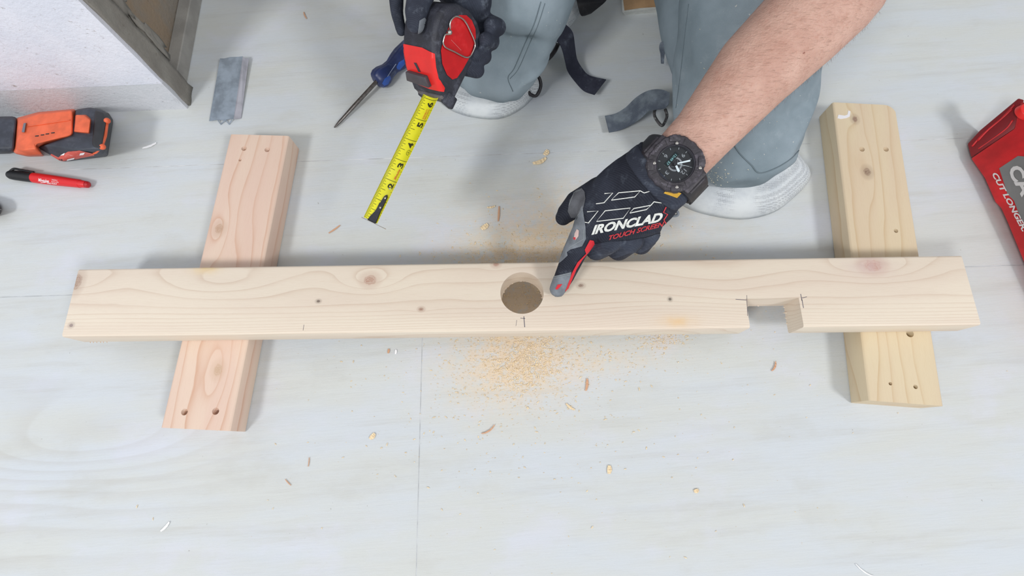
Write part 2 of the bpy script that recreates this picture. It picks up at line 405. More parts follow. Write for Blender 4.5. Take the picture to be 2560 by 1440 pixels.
# ------------------------------------------------------------------ boards
def board_frame(cx, cy, ang): return Matrix.Translation((cx, cy, 0)) @ Matrix.Rotation(ang, 4, 'Z')
def boolean(o, cutters, op='DIFFERENCE'):
    for c in cutters:
        me = mesh_from(*c, 'cut'); co = bpy.data.objects.new('cut', me); COL.objects.link(co); co.matrix_world = o.matrix_world
        md = o.modifiers.new('b', 'BOOLEAN'); md.operation = op; md.object = co; md.solver = 'EXACT'
        bpy.context.view_layer.update()
        dg = bpy.context.evaluated_depsgraph_get(); nm = bpy.data.meshes.new_from_object(o.evaluated_get(dg))
        o.modifiers.clear(); old = o.data; o.data = nm; nm.name = old.name; bpy.data.meshes.remove(old); bpy.data.objects.remove(co)
def board(name, M, L, z0, mat, cuts, W=.089, H=.038, round_end=None):
    bm = bmesh.new(); bmesh.ops.create_cube(bm, size=1)
    for v in bm.verts: v.co = Vector((v.co.x*L, v.co.y*W, z0+H/2+v.co.z*H))
    if round_end:
        for (sx, sy, r) in round_end:
            e = [e for e in bm.edges if all(v.co.x*sx > 0 and v.co.y*sy > 0 for v in e.verts)]
            bmesh.ops.bevel(bm, geom=e, offset=r, segments=5, profile=.5, affect='EDGES')
    e = [e for e in bm.edges if abs(e.verts[0].co.x-e.verts[1].co.x) > L*.7]
    bmesh.ops.bevel(bm, geom=e, offset=.0032, segments=3, profile=.5, affect='EDGES')
    me = bpy.data.meshes.new(name); bm.to_mesh(me); bm.free()
    o = bpy.data.objects.new(name, me); COL.objects.link(o); me.materials.append(mat); o.matrix_world = M; bpy.context.view_layer.update()
    boolean(o, cuts); autosm(o, 30); return o
MA = board_frame(-.380932, .255744, 1.450); LA = .42096
MB = board_frame(.502686, .224796, 1.419); LB = .43084
MC = board_frame(.000577, .176196, -.066); LC = 1.122236
def loc(M, px, py, z):
    q = M.inverted() @ P(px, py, z); return q
def hole(M, px, py, z, r, depth, cone=.6, tilt=.25):
    q = loc(M, px, py, z); g = cyl(r*cone, r, -depth, .004, 20)
    sh = Matrix.Identity(4); sh[0][2] = tilt
    return xf(g, Matrix.Translation((q.x, q.y, z)) @ sh)
def mm(M, px, py, z): q = loc(M, px, py, z); return q.x*1000, q.y*1000
# board A  (left cross piece)
kA1 = mm(MA, 548, 572, .038); kA2 = mm(MA, 545, 925, .038); kA3 = mm(MA, 640, 640, .038)
woodA = wood('pink_fir', (224, 202, 184), (196, 144, 112), (220, 192, 176), 19,
             [(kA1[0], kA1[1], 34, 13, 1.3), (kA2[0], kA2[1], 48, 17, 1.5), (kA3[0]-20, kA3[1]+20, 60, 25, .9)],
             [(kA1[0], kA1[1], 7.5, 6, (176, 140, 112), .75), (kA2[0], kA2[1], 8, 5.5, (186, 156, 124), .7)], warp=.5, lw=.85, seed=1, wx=3)
bA = board('lumber_offcut', MA, LA, 0, woodA, [hole(MA, 610, 371, .038, .0046, .007), hole(MA, 668, 374, .038, .0046, .007), hole(MA, 600, 400, .038, .0026, .005),
           hole(MA, 461, 1030, .038, .0048, .008), hole(MA, 539, 1028, .038, .0050, .010)])
tag(bA, 'pinkish fir 2x4 offcut with screw holes, lying under the left part of the long board', 'lumber')
# board B  (right cross piece)
kB1 = mm(MB, 2137, 298, .038); kB2 = mm(MB, 2168, 430, .038); kB3 = mm(MB, 2125, 830, .038)
woodB = wood('yellow_pine', (216, 200, 170), (186, 150, 104), (212, 192, 166), 21,
             [(kB2[0], kB2[1], 50, 12, .9), (kB1[0], kB1[1], 20, 10, .5), (kB3[0], kB3[1]-20, 60, 30, .8)],
             [(kB1[0], kB1[1], 5, 3.8, (128, 98, 88), .9), (kB2[0], kB2[1], 6.5, 5, (120, 92, 78), .85)], warp=.45, lw=.75, seed=11, wx=3)
bB = board('lumber_offcut', MB, LB, 0, woodB, [hole(MB, 2155, 373, .038, .0045, .006), hole(MB, 2215, 373, .038, .0045, .006), hole(MB, 2240, 577, .038, .0032, .012),
           hole(MB, 2275, 834, .038, .0052, .012), hole(MB, 2226, 959, .038, .0024, .012), hole(MB, 2289, 967, .038, .0030, .012)], round_end=[(1, -1, .016)])
tag(bB, 'yellowish pine 2x4 offcut with dark knots, lying under the right part of the long board', 'lumber')
q = loc(MB, 2108, 286, .0382)
obj('paint_smear', prism([(q.x+a*.001, q.y+b*.001) for a, b in ((-7, 9), (-8, 4), (-6, -4), (-3, -9), (6, -11), (7, -8), (0, -6), (-2, -2), (-1, 7))], .0379, .0383), simple('white_paint', (228, 226, 230), .5), bB, smooth=False, local=True)
# board C  (the drilled joist)
Z2 = .076
hc = loc(MC, 1305, 732, Z2); HR = .0270
n0, n1, nd = .28649, .35090, .03683
def knC(px, py): return mm(MC, px, py, Z2)
K = {k: knC(*v) for k, v in dict(a=(200, 700), b=(545, 700), c=(925, 700), d=(1240, 661), e=(1650, 810), f=(2182, 664), g=(1053, 773), h=(1800, 700)).items()}
woodC = wood('pale_spruce', (225, 213, 196), (182, 150, 126), (220, 205, 189), 26,
             [(K['a'][0]-10, K['a'][1], 55, 20, 2.0), (K['b'][0], K['b'][1], 90, 26, 2.2), (K['c'][0], K['c'][1], 40, 17, 2.1), (K['d'][0], K['d'][1], 12, 7, .7),
              (K['e'][0]+12, K['e'][1]-4, 90, 30, -2.4), (K['f'][0], K['f'][1], 60, 20, 2.6), (K['g'][0], K['g'][1], 16, 5, .5), (K['h'][0], K['h'][1]+10, 110, 34, 1.6)],
             [(K['a'][0]-3, K['a'][1]-2, 6, 11, (150, 118, 102), .75), (K['c'][0], K['c'][1], 8, 6.5, (172, 130, 112), .85), (K['d'][0], K['d'][1], 4, 3, (168, 120, 104), .8),
              (K['f'][0], K['f'][1], 11, 7.5, (186, 132, 116), .85), (K['g'][0], K['g'][1], 3, 2.2, (140, 96, 76), .9), (knC(178, 813)[0], knC(178, 813)[1], 2.6, 2.4, (120, 100, 104), .9),
              (knC(796, 753)[0], knC(796, 753)[1], 2.4, 1.8, (70, 50, 40), .9), (knC(1452, 714)[0], knC(1452, 714)[1], 3.4, 2.4, (120, 84, 70), .85), (knC(1675, 748)[0], knC(1675, 748)[1], 2, 2, (50, 38, 32), .9)],
             [(K['b'][0]-18, K['b'][1]+16, 16, 7, (224, 196, 140), 1.4), (K['e'][0]+22, K['e'][1]+3, 20, 7, (226, 190, 140), 1.1), (K['f'][0]-6, K['f'][1], 24, 13, (206, 186, 184), .9)],
             warp=.5, lw=.55, seed=21, wx=2.4, dense=.0040)
hole_poly = []
for i in range(64):
    a = 2*math.pi*i/64; r = HR
    hole_poly.append((hc.x+r*math.cos(a), hc.y+r*math.sin(a)))
bC = board('drilled_joist', MC, LC, .038, woodC, [prism(hole_poly, .02, .1), box((n0+n1)/2, -.0445+nd/2-.02, .057, n1-n0, nd+.04, .1)])
tag(bC, 'long pale spruce 2x4 with a bored round hole and a notch, across the two offcuts', 'lumber')
Mpencil = simple('pencil_graphite', (96, 92, 104), .6)
def mark(px0, py0, px1, py1, wd=.0009):
    a, b = loc(MC, px0, py0, Z2), loc(MC, px1, py1, Z2); t = (b-a).normalized(); n = Vector((-t.y, t.x, 0))*wd/2
    obj('pencil_mark', prism([(a-n)[:2], (b-n)[:2], (b+n*.5)[:2], (a+n*.5)[:2]], Z2-.0001, Z2+.00012), Mpencil, bC, smooth=False, local=True)
mark(1310, 791, 1312, 818, .0012); mark(1301, 795, 1313, 796, .0008); mark(1292, 800, 1290, 815, .0005); mark(1839, 748, 1866, 750); mark(2004, 745, 2017, 742); mark(2002, 735, 2005, 752, .0010); mark(1867, 738, 1869, 790, .0006); mark(760, 812, 758, 826, .0006)
mark(2005, 748, 2009, 770, .0010)
# torn fibres at the bottom rim of the hole and of the notch, corner splinters
def splinters(M, spots, mat, parent, name='splinter'):
    for (x, y, z, dx, dy, dz, wd) in spots:
        a = Vector((x, y, z)); d = Vector((dx, dy, dz)); n = d.cross(Vector((0, 0, 1))).normalized()*wd; u = Vector((0, 0, wd*.6))
        obj(name, ([a-n, a+n, a+u*1.5, a+d], [(0, 1, 2), (0, 3, 1), (1, 3, 2), (2, 3, 0)]), mat, parent, smooth=False, local=True)
sp = []
for i in range(46):
    a = random.uniform(0, 2*math.pi); x, y = hc.x+HR*1.01*math.cos(a), hc.y+HR*1.01*math.sin(a); l = random.uniform(.0008, .0032)
    sp.append((x, y, .0388+random.random()*.001, -math.cos(a)*l*.8+random.uniform(-.001, .001), -math.sin(a)*l*.5, random.uniform(-.001, .0005), random.uniform(.0006, .0016)))
sg = ([], [])
for (x, y, z, dx, dy, dz, wd) in sp:
    a = Vector((x, y, z)); d = Vector((dx, dy, dz)); n = d.cross(Vector((0, 0, 1))).normalized()*wd; u = Vector((0, 0, wd*.6))
    sg = join(sg, ([a-n, a+n, a+u*1.5, a+d], [(0, 1, 2), (0, 3, 1), (1, 3, 2), (2, 3, 0)]))
tag(obj('torn_fibres', sg, woodC, bC, smooth=False, local=True), kind='stuff')
splinters(MC, [(n1, -.0445+nd*.72, .042, -.005, 0, -.001, .0012), (n1, -.0445+nd*.94, .040, -.003, 0, -.0005, .001), (n1, -.0445+nd*.55, .039, -.0024, 0, 0, .001), (n1, -.0445+nd*.35, .039, -.002, 0, 0, .0012),
               (n0+.017, -.0445+nd, .040, 0, -.0014, 0, .0015), (n0+.030, -.0445+nd, .040, .002, -.001, 0, .001)], woodC, bC)
c0 = loc(MC, 165, 846, .04)
splinters(MC, [(-LC/2+.004+i*.0045, -.0425, .0385, random.uniform(-.002, .004), -.0032, -.0004, .0010) for i in range(6)], simple('torn_wood', (206, 160, 112), .8), bC)
# ------------------------------------------------------------------ sawdust
Mdust = simple('wood_shavings', (234, 208, 172), .8, .12, 900)
def flakes(name, clusters, smin, smax, label, mat, seed):
    rnd = random.Random(seed); V, Fc = [], []
    for (px, py, sx, sy, n) in clusters:
        q = P(px, py)
        for _ in range(n):
            x, y = q.x+rnd.gauss(0, sx), q.y+rnd.gauss(0, sy)
            s = smin+(smax-smin)*rnd.random()**3; a = rnd.random()*6.28; t = Vector((math.cos(a), math.sin(a), 0)); u = Vector((-t.y, t.x, 0)); el = rnd.uniform(1, 3.2)
            z = .0003+rnd.random()*s*.5; c = Vector((x, y, z)); h = Vector((0, 0, s*rnd.uniform(.1, .6))); b = len(V)
            # curl of three quads' worth
            V += [c-t*s*el*.5-u*s*.3, c-t*s*el*.5+u*s*.3, c+u*s*.4+h, c-u*s*.4+h, c+t*s*el*.5-u*s*.25, c+t*s*el*.5+u*s*.25]
            Fc += [(b, b+1, b+2, b+3), (b+3, b+2, b+5, b+4)]
    inC = MC.inverted()
    o = obj(name, (V, Fc), mat, smooth=False); tag(o, label, 'sawdust', kind='stuff'); return o
flakes('sawdust', [(1300, 890, .042, .030, 1500), (1330, 900, .02, .02, 900), (1240, 910, .04, .03, 500), (1500, 900, .06, .016, 350), (1650, 850, .018, .006, 260), (1300, 1000, .09, .045, 350),
                   (1400, 1010, .2, .09, 420), (1310, 740, .05, .04, 1800), (1290, 630, .05, .015, 500), (1420, 590, .08, .045, 600), (1500, 620, .05, .02, 250), (1350, 640, .10, .02, 400)], .0004, .0016,
       'pale sawdust scattered on the floor around and below the bored hole', Mdust, 3)
def shaving(px, py, L, ang, wd, label, curl=.3, mat=Mdust):
    c = P(px, py); t = Vector((math.cos(ang), math.sin(ang), 0)); u = Vector((-t.y, t.x, 0)); V, Fc = [], []; n = 8
    for i in range(n+1):
        s = i/n-.5; b = c+t*L*s+u*(curl*L*(s*s-.08))+Vector((0, 0, .0008+.0022*abs(math.sin(i*1.3))*curl)); w2 = wd*(1-1.3*abs(s)**1.6)/2
        V += [b-u*w2, b+u*w2, b+u*w2+Vector((0, 0, .0005)), b-u*w2+Vector((0, 0, .0005))]
    for i in range(n):
        for k in range(4): Fc.append((4*i+k, 4*i+(k+1) % 4, 4*i+4+(k+1) % 4, 4*i+4+k))
    Fc += [(3, 2, 1, 0), (4*n, 4*n+1, 4*n+2, 4*n+3)]
    o = obj('wood_shaving', (V, Fc), mat, smooth=False, origin=c); tag(o, label, 'wood shaving'); return o
Mwhiteflake = simple('white_flake', (244, 244, 246), .6)
Mred_sh = simple('reddish_splinter', (206, 160, 128), .8)
shaving(1350, 405, .022, .35, .007, 'curled shaving on the floor between the tape blade and the gloved hand', .5)
shaving(1366, 383, .010, .9, .008, 'small curled chip just above the shaving left of the watch', .4)
shaving(1247, 535, .024, 1.45, .0028, 'thin upright splinter on the floor left of the pointing hand', .05, Mred_sh)
shaving(1212, 568, .012, .6, .008, 'broad pale chip just below the thin upright splinter', .3)
shaving(1228, 519, .012, .1, .003, 'small pale chip left of the top of the upright splinter', .4)
shaving(837, 574, .020, .6, .0022, 'thin splinter on the floor left of the tape hook', .1, Mred_sh)
shaving(1935, 917, .014, 1.0, .0024, 'reddish curl on the floor below the notch', .5, Mred_sh)
shaving(1467, 962, .016, 1.35, .0035, 'upright chip at the right rim of the sawdust heap', .2, Mred_sh)
shaving(1425, 1018, .014, -.7, .003, 'slanting shaving below right of the sawdust heap', .3)
shaving(1222, 1076, .020, .5, .002, 'thin curl on the floor below the sawdust heap', .5, Mred_sh)
shaving(375, 366, .022, .35, .0035, 'white curved flake on the floor right of the orange tool', .25, Mwhiteflake)
shaving(415, 1317, .014, .8, .003, 'white flake on the lower left floor', .3, Mwhiteflake)
shaving(1523, 1174, .010, 1.4, .006, 'pale chip low in the middle of the floor', .2)
shaving(932, 1091, .009, .8, .006, 'pale crumb on the floor right of the pink offcut', .3)
shaving(990, 880, .006, 1.5, .003, 'tiny white sliver on the floor just below the long board', .1, Mwhiteflake)
shaving(972, 878, .006, 1.4, .003, 'tiny tan sliver on the floor just below the long board', .1, Mred_sh)
shaving(1740, 1227, .006, .2, .005, 'pale chip low on the floor, right of centre', .3)
shaving(773, 1155, .011, 1.5, .001, 'hair-thin tan splinter below right of the pink offcut', .1, Mred_sh)
shaving(721, 1206, .011, -.8, .0011, 'short tan splinter farther below the pink offcut', .1, Mred_sh)
shaving(94, 55, .02, 0, .003, 'tan splinter beside the left wall', .1, Mred_sh) if False else None
shaving(763, 40, .016, -1.2, .0022, 'tan curl on the floor at the top, right of the metal plate', .2, Mred_sh)
shaving(2158, 1427, .022, -.7, .0014, 'white curl near the bottom edge of the floor', .35, Mwhiteflake)
# ------------------------------------------------------------------ galvanised plate
Mgalv = simple('galvanised_steel', (146, 158, 172), .38, .10, 60, metal=.2, bump=.0002, bs=120)
def plate():
    r = empty('nail_plate', P(570, 225)); zt = .012
    tl, tr, bl, br = P(551, 147, .011), P(608, 142, .013), P(524, 303, .003), P(585, 298, .0035)
    top = [tl, tl.lerp(tr, .18)+Vector((0, -.001, 0)), tl.lerp(tr, .45)+Vector((0, .001, 0)), tl.lerp(tr, .8)+Vector((0, .0, 0)), tr]
    bot = [br, br.lerp(bl, .2)+Vector((0, .001, 0)), br.lerp(bl, .4)+Vector((0, -.001, 0)), br.lerp(bl, .7)+Vector((0, .0015, 0)), bl]
    pl = top+bot; g = skewg([[p for p in pl], [p+Vector((0, 0, .0011)) for p in pl]])
    obj('plate', g, Mgalv, r, smooth=False)
    fr, fb = P(622, 146, .006), P(603, 296, .0006)
    fl_ = [tr+Vector((0, 0, .0003)), tr.lerp(fr, .4)+Vector((0, -.003, 0)), fr, fb, br]
    tag(obj('flange', skewg([[p for p in fl_], [p+Vector((0, 0, .0010)) for p in fl_]]), simple('galvanised_flange', (172, 172, 182), .45, .06, 60, metal=.2), r, smooth=False))
    for (a, b, c) in (((545, 300), (552, 311), (562, 301)), ((564, 300), (573, 311), (580, 299))):
        pts = [P(a[0], a[1], .003), P(b[0], b[1], .001), P(c[0], c[1], .003)]
        obj('prong', tube(pts, .0008, 6), Mgalv, r, smooth=False)
    tag(r, 'galvanised steel nail plate with bent flange, on the floor above the pink offcut', 'metal plate')
plate()
# ------------------------------------------------------------------ orange cordless tool
Mor = simple('orange_plastic', (222, 100, 62), .5, .06, 60, .12, (225, 150, 120), 30)
Mbk = simple('dark_plastic', (52, 56, 66), .55, .1, 60, .35, (110, 116, 126), 55, bump=.0001)
Mbk2 = simple('black_plastic', (34, 35, 38), .5, .1, 60, .3, (80, 84, 90), 55)
Mlab = simple('worn_red_label', (202, 86, 74), .5, .05, 40, .6, (228, 214, 214), 60)
def pxl(pts, z): return [P(a, b, z) for a, b in pts]
def tool():
    r = empty('cordless_tool', P(120, 350))
    # front grip, runs out of the picture at the left
    g = skewg([pxl([(-160, 300), (45, 296), (38, 384), (-160, 392)], .008), pxl([(-160, 293), (44, 290), (36, 381), (-160, 385)], .045), pxl([(-160, 300), (42, 297), (34, 375), (-160, 372)], .060)], .006, 3)
    o = obj('grip', g, Mbk, r); autosm(o)
    for i in (0, 1, 2):
        obj('vent_slot', skewg([pxl([(12-14*i, 366), (19-14*i, 365), (20-14*i, 374), (13-14*i, 375)], .0545), pxl([(12-14*i, 366), (19-14*i, 365), (20-14*i, 374), (13-14*i, 375)], .0575)]), Mbk2, r, smooth=False)
    zb = .006
    base = [(42, 300), (100, 282), (190, 276), (205, 345), (178, 352), (95, 375), (112, 391), (70, 392), (36, 384)]
    mid = [(40, 295), (95, 280), (188, 272), (190, 340), (178, 346), (94, 366), (106, 386), (66, 388), (33, 382)]
    top = [(48, 299), (100, 284), (180, 276), (180, 336), (170, 340), (88, 360), (90, 372), (60, 376), (42, 374)]
    o = obj('housing', skewg([pxl(base, zb), pxl(mid, .045), pxl(top, .064)], .004, 3), Mor, r); autosm(o)
    hs = o
    def on(name, pts, z, m_, par=r, th=.0012): obj(name, skewg([pxl(pts, z-.001), pxl(pts, z+th)], .0003, 1), m_, par, smooth=False)
    on('switch', [(59, 308), (65, 307), (61, 331), (54, 330)], .0642, simple('grey_switch', (110, 110, 120), .5), hs, .0018)
    for i, x in enumerate((88, 102, 114, 128)):
        on('vent_slot', [(x, 339-i*2.6), (x+9, 338-i*2.6), (x+8, 341-i*2.6), (x-1, 341.5-i*2.6)], .0642, Mbk2, hs, .0003)
    tag(obj('housing_ridge', tube(catmull([P(68, 316, .0645), P(120, 308, .0648), P(175, 300, .0645)], 6), .0007, 6), Mor, hs))
    # battery pack
    bb = [(190, 277), (228, 270), (262, 278), (284, 300), (270, 392), (158, 405), (95, 370), (175, 345)]
    m0 = [(188, 274), (225, 268), (258, 276), (278, 302), (262, 385), (150, 402), (93, 368), (176, 342)]
    m1 = [(190, 276), (222, 272), (245, 276), (266, 300), (250, 372), (196, 376), (110, 364), (178, 338)]
    o = obj('battery', skewg([pxl(bb, .003), pxl(m0, .034), pxl(m1, .060)], .0035, 3), Mbk, r); autosm(o); bt = o
    o = obj('battery_end_cap', skewg([pxl([(236, 276), (272, 282), (284, 300), (270, 378), (238, 374), (228, 362)], .030), pxl([(238, 276), (258, 281), (266, 300), (252, 370), (234, 367), (230, 358)], .063)], .002, 2), Mbk2, r); autosm(o)
    o = obj('release_button', skewg([pxl([(188, 287), (218, 286), (230, 298), (226, 336), (184, 331)], .056), pxl([(191, 287), (210, 288), (226, 300), (222, 332), (186, 329)], .0665)], .0015, 2), Mor, r); autosm(o)
    tag(obj('corner_stripe', join(tube([P(268, 302, .060), P(263, 340, .058), P(254, 366, .058), P(240, 382, .046), P(190, 397, .026)], [.0022, .0022, .0022, .0015, .001], 8), ball(P(268, 302, .061), .0042), ball(P(256, 367, .059), .0042)), Mor, r))
    # worn side label lying on the near side of the pack
    tr = bvh(bmg_from(bt))
    lb = drape(tr, *poly2([(123, 386), (142, 381), (200, 376), (232, 383), (236, 388), (160, 402), (150, 402)]), .0006, 6)
    lo = obj('side_label', lb, Mlab, r)
    obj('label_print', join(*[drape(tr, *poly2(q_), .0009, 6) for q_ in ([(150, 384), (163, 382), (161, 387), (150, 388)], [(168, 397), (186, 393), (184, 397), (166, 401)], [(200, 382), (212, 380), (208, 386), (198, 387)])]), Mwhiteflake, lo, smooth=False)
    tag(r, 'orange and black cordless multi-tool with battery pack, lying below the left wall', 'power tool')
def bmg_from(o):
    off = root_off(o.parent) if o.parent else Vector((0, 0, 0))
    return [v.co+off+(o.location if True else 0) for v in o.data.vertices], [tuple(p.vertices) for p in o.data.polygons]
tool()
# ------------------------------------------------------------------ red marker
def marker():
    r = empty('marker_pen', P(120, 447)); z = .0075
    a, b = P(20, 436, z), P(222, 462, z); t = (b-a).normalized(); L = (b-a).length
    Mr = simple('red_barrel', (214, 34, 40), .4); Mk = simple('black_cap', (30, 31, 34), .5, .1, 100)
    o = obj('cap', tube([a, a+t*.0015, a+t*.005, a+t*.012, a+t*.030, a+t*.044], [.003, .0052, .0068, .0074, .0076, .0076], 24), Mk, r); autosm(o, 35)
    o = obj('barrel', tube([a+t*(.042), a+t*(.043), a+t*.050, a+t*.080, a+t*(L-.014), a+t*(L-.0135), a+t*(L-.003), b], [.006, .0078, .0079, .0076, .0064, .0058, .0050, .0036], 24), Mr, r); autosm(o, 35)
    o2 = obj('tail_plug', tube([b-t*.004, b-t*.001, b+t*.0008], [.0052, .0048, .0030], 20), simple('dark_red_plug', (176, 20, 30), .4), r)
    n = Vector((-t.y, t.x, 0))
    obj('pocket_clip', join(box(0, 0, 0, 0, 0, 0), tube(catmull([a+t*.006+n*.004+Vector((0, 0, .004)), a+t*.012+n*.0075+Vector((0, 0, .004)), a+t*.022+n*.0078+Vector((0, 0, .003)), a+t*.040+n*.0070+Vector((0, 0, .003))], 5), [.0016]*10+[.0014]*6, 8))if False else tube(catmull([a+t*.004+n*.003+Vector((0, 0, .003)), a+t*.010+n*.0085+Vector((0, 0, .004)), a+t*.020+n*.0088+Vector((0, 0, .003)), a+t*.042+n*.0074+Vector((0, 0, .003))], 5), .0018, 8), Mk, r)
    tr = bvh(bmg_from(o))
    W_ = lambda *k, **kk: drape(tr, *textq(*k, **kk), lift=.00025, maxlen=3)
    obj('lettering', join(W_('Milwaukee', (96, 453.5), (27, 3.3), (-.5, -8), .02, .3), drape(tr, *stroke2([(102, 456.5), (112, 456), (120, 454.5)], 1.2), lift=.00025, maxlen=3),
        W_('INKZALL', (130, 451), (14, 1.6), (0, -3)), W_('BLACK ULTRA', (129, 455.5), (18, 2), (0, -3)), W_('FINE POINT', (118, 459), (25, 2.6), (0, -3.4), .02)), simple('white_print', (240, 225, 228), .5), r, smooth=False)
    tag(r, 'red marker pen with black cap, lying below the orange tool', 'marker')
marker()
# black tool end poking in at the left edge
r = empty('knife_handle', P(-20, 520))
o = obj('handle', skewg([pxl([(-90, 478), (-6, 506), (3, 518), (2, 536), (-8, 544), (-90, 540)], .0), pxl([(-90, 478), (-8, 502), (2, 515), (1, 530), (-9, 538), (-90, 536)], .018)], .003, 3), Mbk2, r); autosm(o)
obj('seam_line', tube([P(-80, 523, .0185), P(2, 524, .016)], .0007, 6), simple('pale_seam', (170, 170, 172), .5), r)
tag(r, 'black handle end just showing at the left edge below the marker', 'knife')
# ------------------------------------------------------------------ screwdriver
def screwdriver():
    r = empty('screwdriver', P(940, 215)); Mst = simple('worn_steel', (112, 108, 106), .3, .1, 200, metal=.85)
    Mbl = simple('navy_handle', (38, 52, 98), .4, .15, 40, .6, (120, 135, 165), 60); Mb2 = simple('bright_blue_insert', (42, 88, 176), .45)
    tip, neck, end = P(836, 319, .0035), P(941, 204, .016), P(1040, 110, .017)
    t = (end-neck).normalized(); t2 = (neck-tip).normalized()
    o = obj('blade', tube([tip, tip+t2*.004, tip+t2*.012, tip+t2*.030, tip+t2*.042, neck+t*.004], [.0009, .0016, .0024, .0027, .0031, .0031], 14), Mst, r); autosm(o, 50)
    sd = t.cross(Vector((0, 0, 1))).normalized(); up = sd.cross(t)
    rings = []
    for (s, ra) in ((0, .0105), (.002, .0132), (.008, .0155), (.016, .0150), (.026, .0118), (.036, .0112), (.048, .0142), (.060, .0160), (.085, .0160), (.098, .0120), (.100, .006)):
        rings.append((neck+t*s, ra))
    V, Fc = [], []; n = 36
    for c, ra in rings:
        for k in range(n):
            a = 2*math.pi*k/n; rr = ra*(1+.055*math.cos(6*a)); V.append(c+(up*math.cos(a)+sd*math.sin(a))*rr)
    for i in range(len(rings)-1):
        for k in range(n):
            j = (k+1) % n; Fc.append((i*n+k, i*n+j, (i+1)*n+j, (i+1)*n+k))
    Fc += [tuple(range(n))[::-1], tuple(range((len(rings)-1)*n, len(rings)*n))]
    o = obj('handle', (V, Fc), Mbl, r); tr = bvh((V, Fc))
    for pl in ([(955, 208), (962, 196), (974, 188), (977, 196), (970, 210), (960, 214)], [(991, 168), (997, 156), (1010, 148), (1012, 160), (1000, 174), (993, 173)]):
        obj('grip_insert', drape(tr, *poly2(pl), lift=.0005, maxlen=4), Mb2, r)
    obj('painted_highlight', drape(tr, *stroke2([(966, 196), (976, 180), (990, 160)], 1.6), lift=.0003, maxlen=4), simple('highlight_paint', (150, 160, 185), .5), r)  # highlight along the handle, laid on as a pale coloured stroke
    tag(r, 'screwdriver with translucent blue handle, on the floor left of the red tape measure', 'screwdriver')
screwdriver()
# ------------------------------------------------------------------ red plastic case, right edge
def redcase():
    r = empty('blade_case', P(2520, 420)); Mr = simple('red_case_plastic', (196, 30, 36), .42, .1, 30, .15, (160, 90, 90), 20, bump=.0001)
    Mg = simple('grey_case_label', (118, 118, 118), .55, .05, 20); Mdr = simple('dark_red_recess', (128, 22, 30), .5)
    def CZ(a, b, up=0):      # the lid slopes up from its left edge on the floor, tipped toward the camera side
        d = (a-2417)*.904-(b-366)*.428; return P(a, b, min(.012+max(d, 0)*.00036, .13)+up)
    def slabz(pts, u0, u1, bev=0): return skewg([[CZ(a, b, u0) for a, b in pts], [CZ(a, b, u1) for a, b in pts]], bev, 2)
    face = [(2428, 396), (2536, 322), (2552, 256), (2740, 262), (2800, 860), (2640, 830), (2560, 655), (2519, 555), (2502, 518), (2489, 506), (2462, 445)]
    low = [CZ(a, b, -.004) for a, b in face]
    ctrl = [Vector((p.x+.012 if k in (0, 5, 6, 7, 8, 9, 10) else p.x, p.y, .001)) for k, p in enumerate(low)]
    o = obj('body', skewg([ctrl, low], .001, 1), Mr, r); autosm(o)
    fo = obj('lid', slabz(face, -.004, 0, .0015), Mr, r); autosm(fo)
    tr = bvh(bmg_from(fo))
    rim = [(2419, 360), (2450, 326), (2546, 246), (2560, 250), (2546, 300), (2536, 322), (2428, 394)]
    o = obj('hinge_rim', slabz(rim, -.012, -.0012, .0012), Mdr, r); autosm(o)
    for q_, rr in (([(2444, 352), (2470, 325), (2505, 296), (2530, 272)], .0014), ([(2446, 372), (2475, 352), (2515, 322), (2532, 300)], .0011), ([(2430, 366), (2455, 338), (2500, 300), (2536, 262)], .0012)):
        obj('rim_ridge', tube(catmull([CZ(*q, -.0006) for q in q_], 6), rr, 8), Mr, r)
    cyo = obj('latch_knob', xf(cyl(.012, .010, 0, .008, 32, .001), Matrix.Translation(CZ(2558, 283, 0))), simple('bright_red_knob', (226, 36, 34), .4), r); autosm(cyo)
    gl = [(2499, 421), (2546, 390), (2600, 395), (2640, 560), (2600, 600), (2552, 545), (2536, 502), (2520, 486)]
    lo = obj('label', drape(tr, *poly2(gl), lift=.0011, maxlen=12), Mg, r, smooth=False)
    Mw = simple('pale_lettering', (208, 206, 206), .5)
    def rt(s, o_, L, h, off, shear=0.0):
        a = math.radians(62); x = (math.cos(a)*L, math.sin(a)*L); y = (math.sin(a)*h, -math.cos(a)*h)
        return drape(tr, *textq(s, o_, x, y, off, shear), lift=.0016, maxlen=5)
    obj('lettering', join(rt('CUT LONGER. C', (2481, 436), 192, 14, .035, .25)), Mw, r, smooth=False)
    obj('lettering', join(rt('CA', (2519, 425), 78, 36, .04)), Mw, lo, smooth=False)
    tag(r, 'red plastic blade case with grey label and white lettering, cut off by the right edge', 'case')
redcase()
# drywall offcut between the knees
dz = .014
r = empty('drywall_offcut', P(1620, 0))
pp = [(1553, 27), (1690, 14), (1690, -60), (1549, -60)]
o = obj('gypsum_core', skewg([[P(a, b, .0) for a, b in [(1563, 38), (1690, 27), (1690, -60), (1556, -60)]], pxl([(1556, 30), (1690, 17), (1690, -60), (1551, -60)], .0115)]), simple('gypsum', (214, 216, 212), .8, .03, 90, .3, (170, 165, 160), 120, bump=.0006, bs=200), r, smooth=False)
obj('paper_face', skewg([pxl([(1561, 26), (1600, 20), (1690, 14), (1690, -60), (1551, -60)], .0115), pxl([(1561, 26), (1600, 20), (1690, 14), (1690, -60), (1551, -60)], .0122)]), simple('brown_paper', (186, 150, 112), .8, .05, 60), r, smooth=False)
tag(r, 'brown-faced drywall offcut with white gypsum edge, on the floor between the legs', 'drywall')
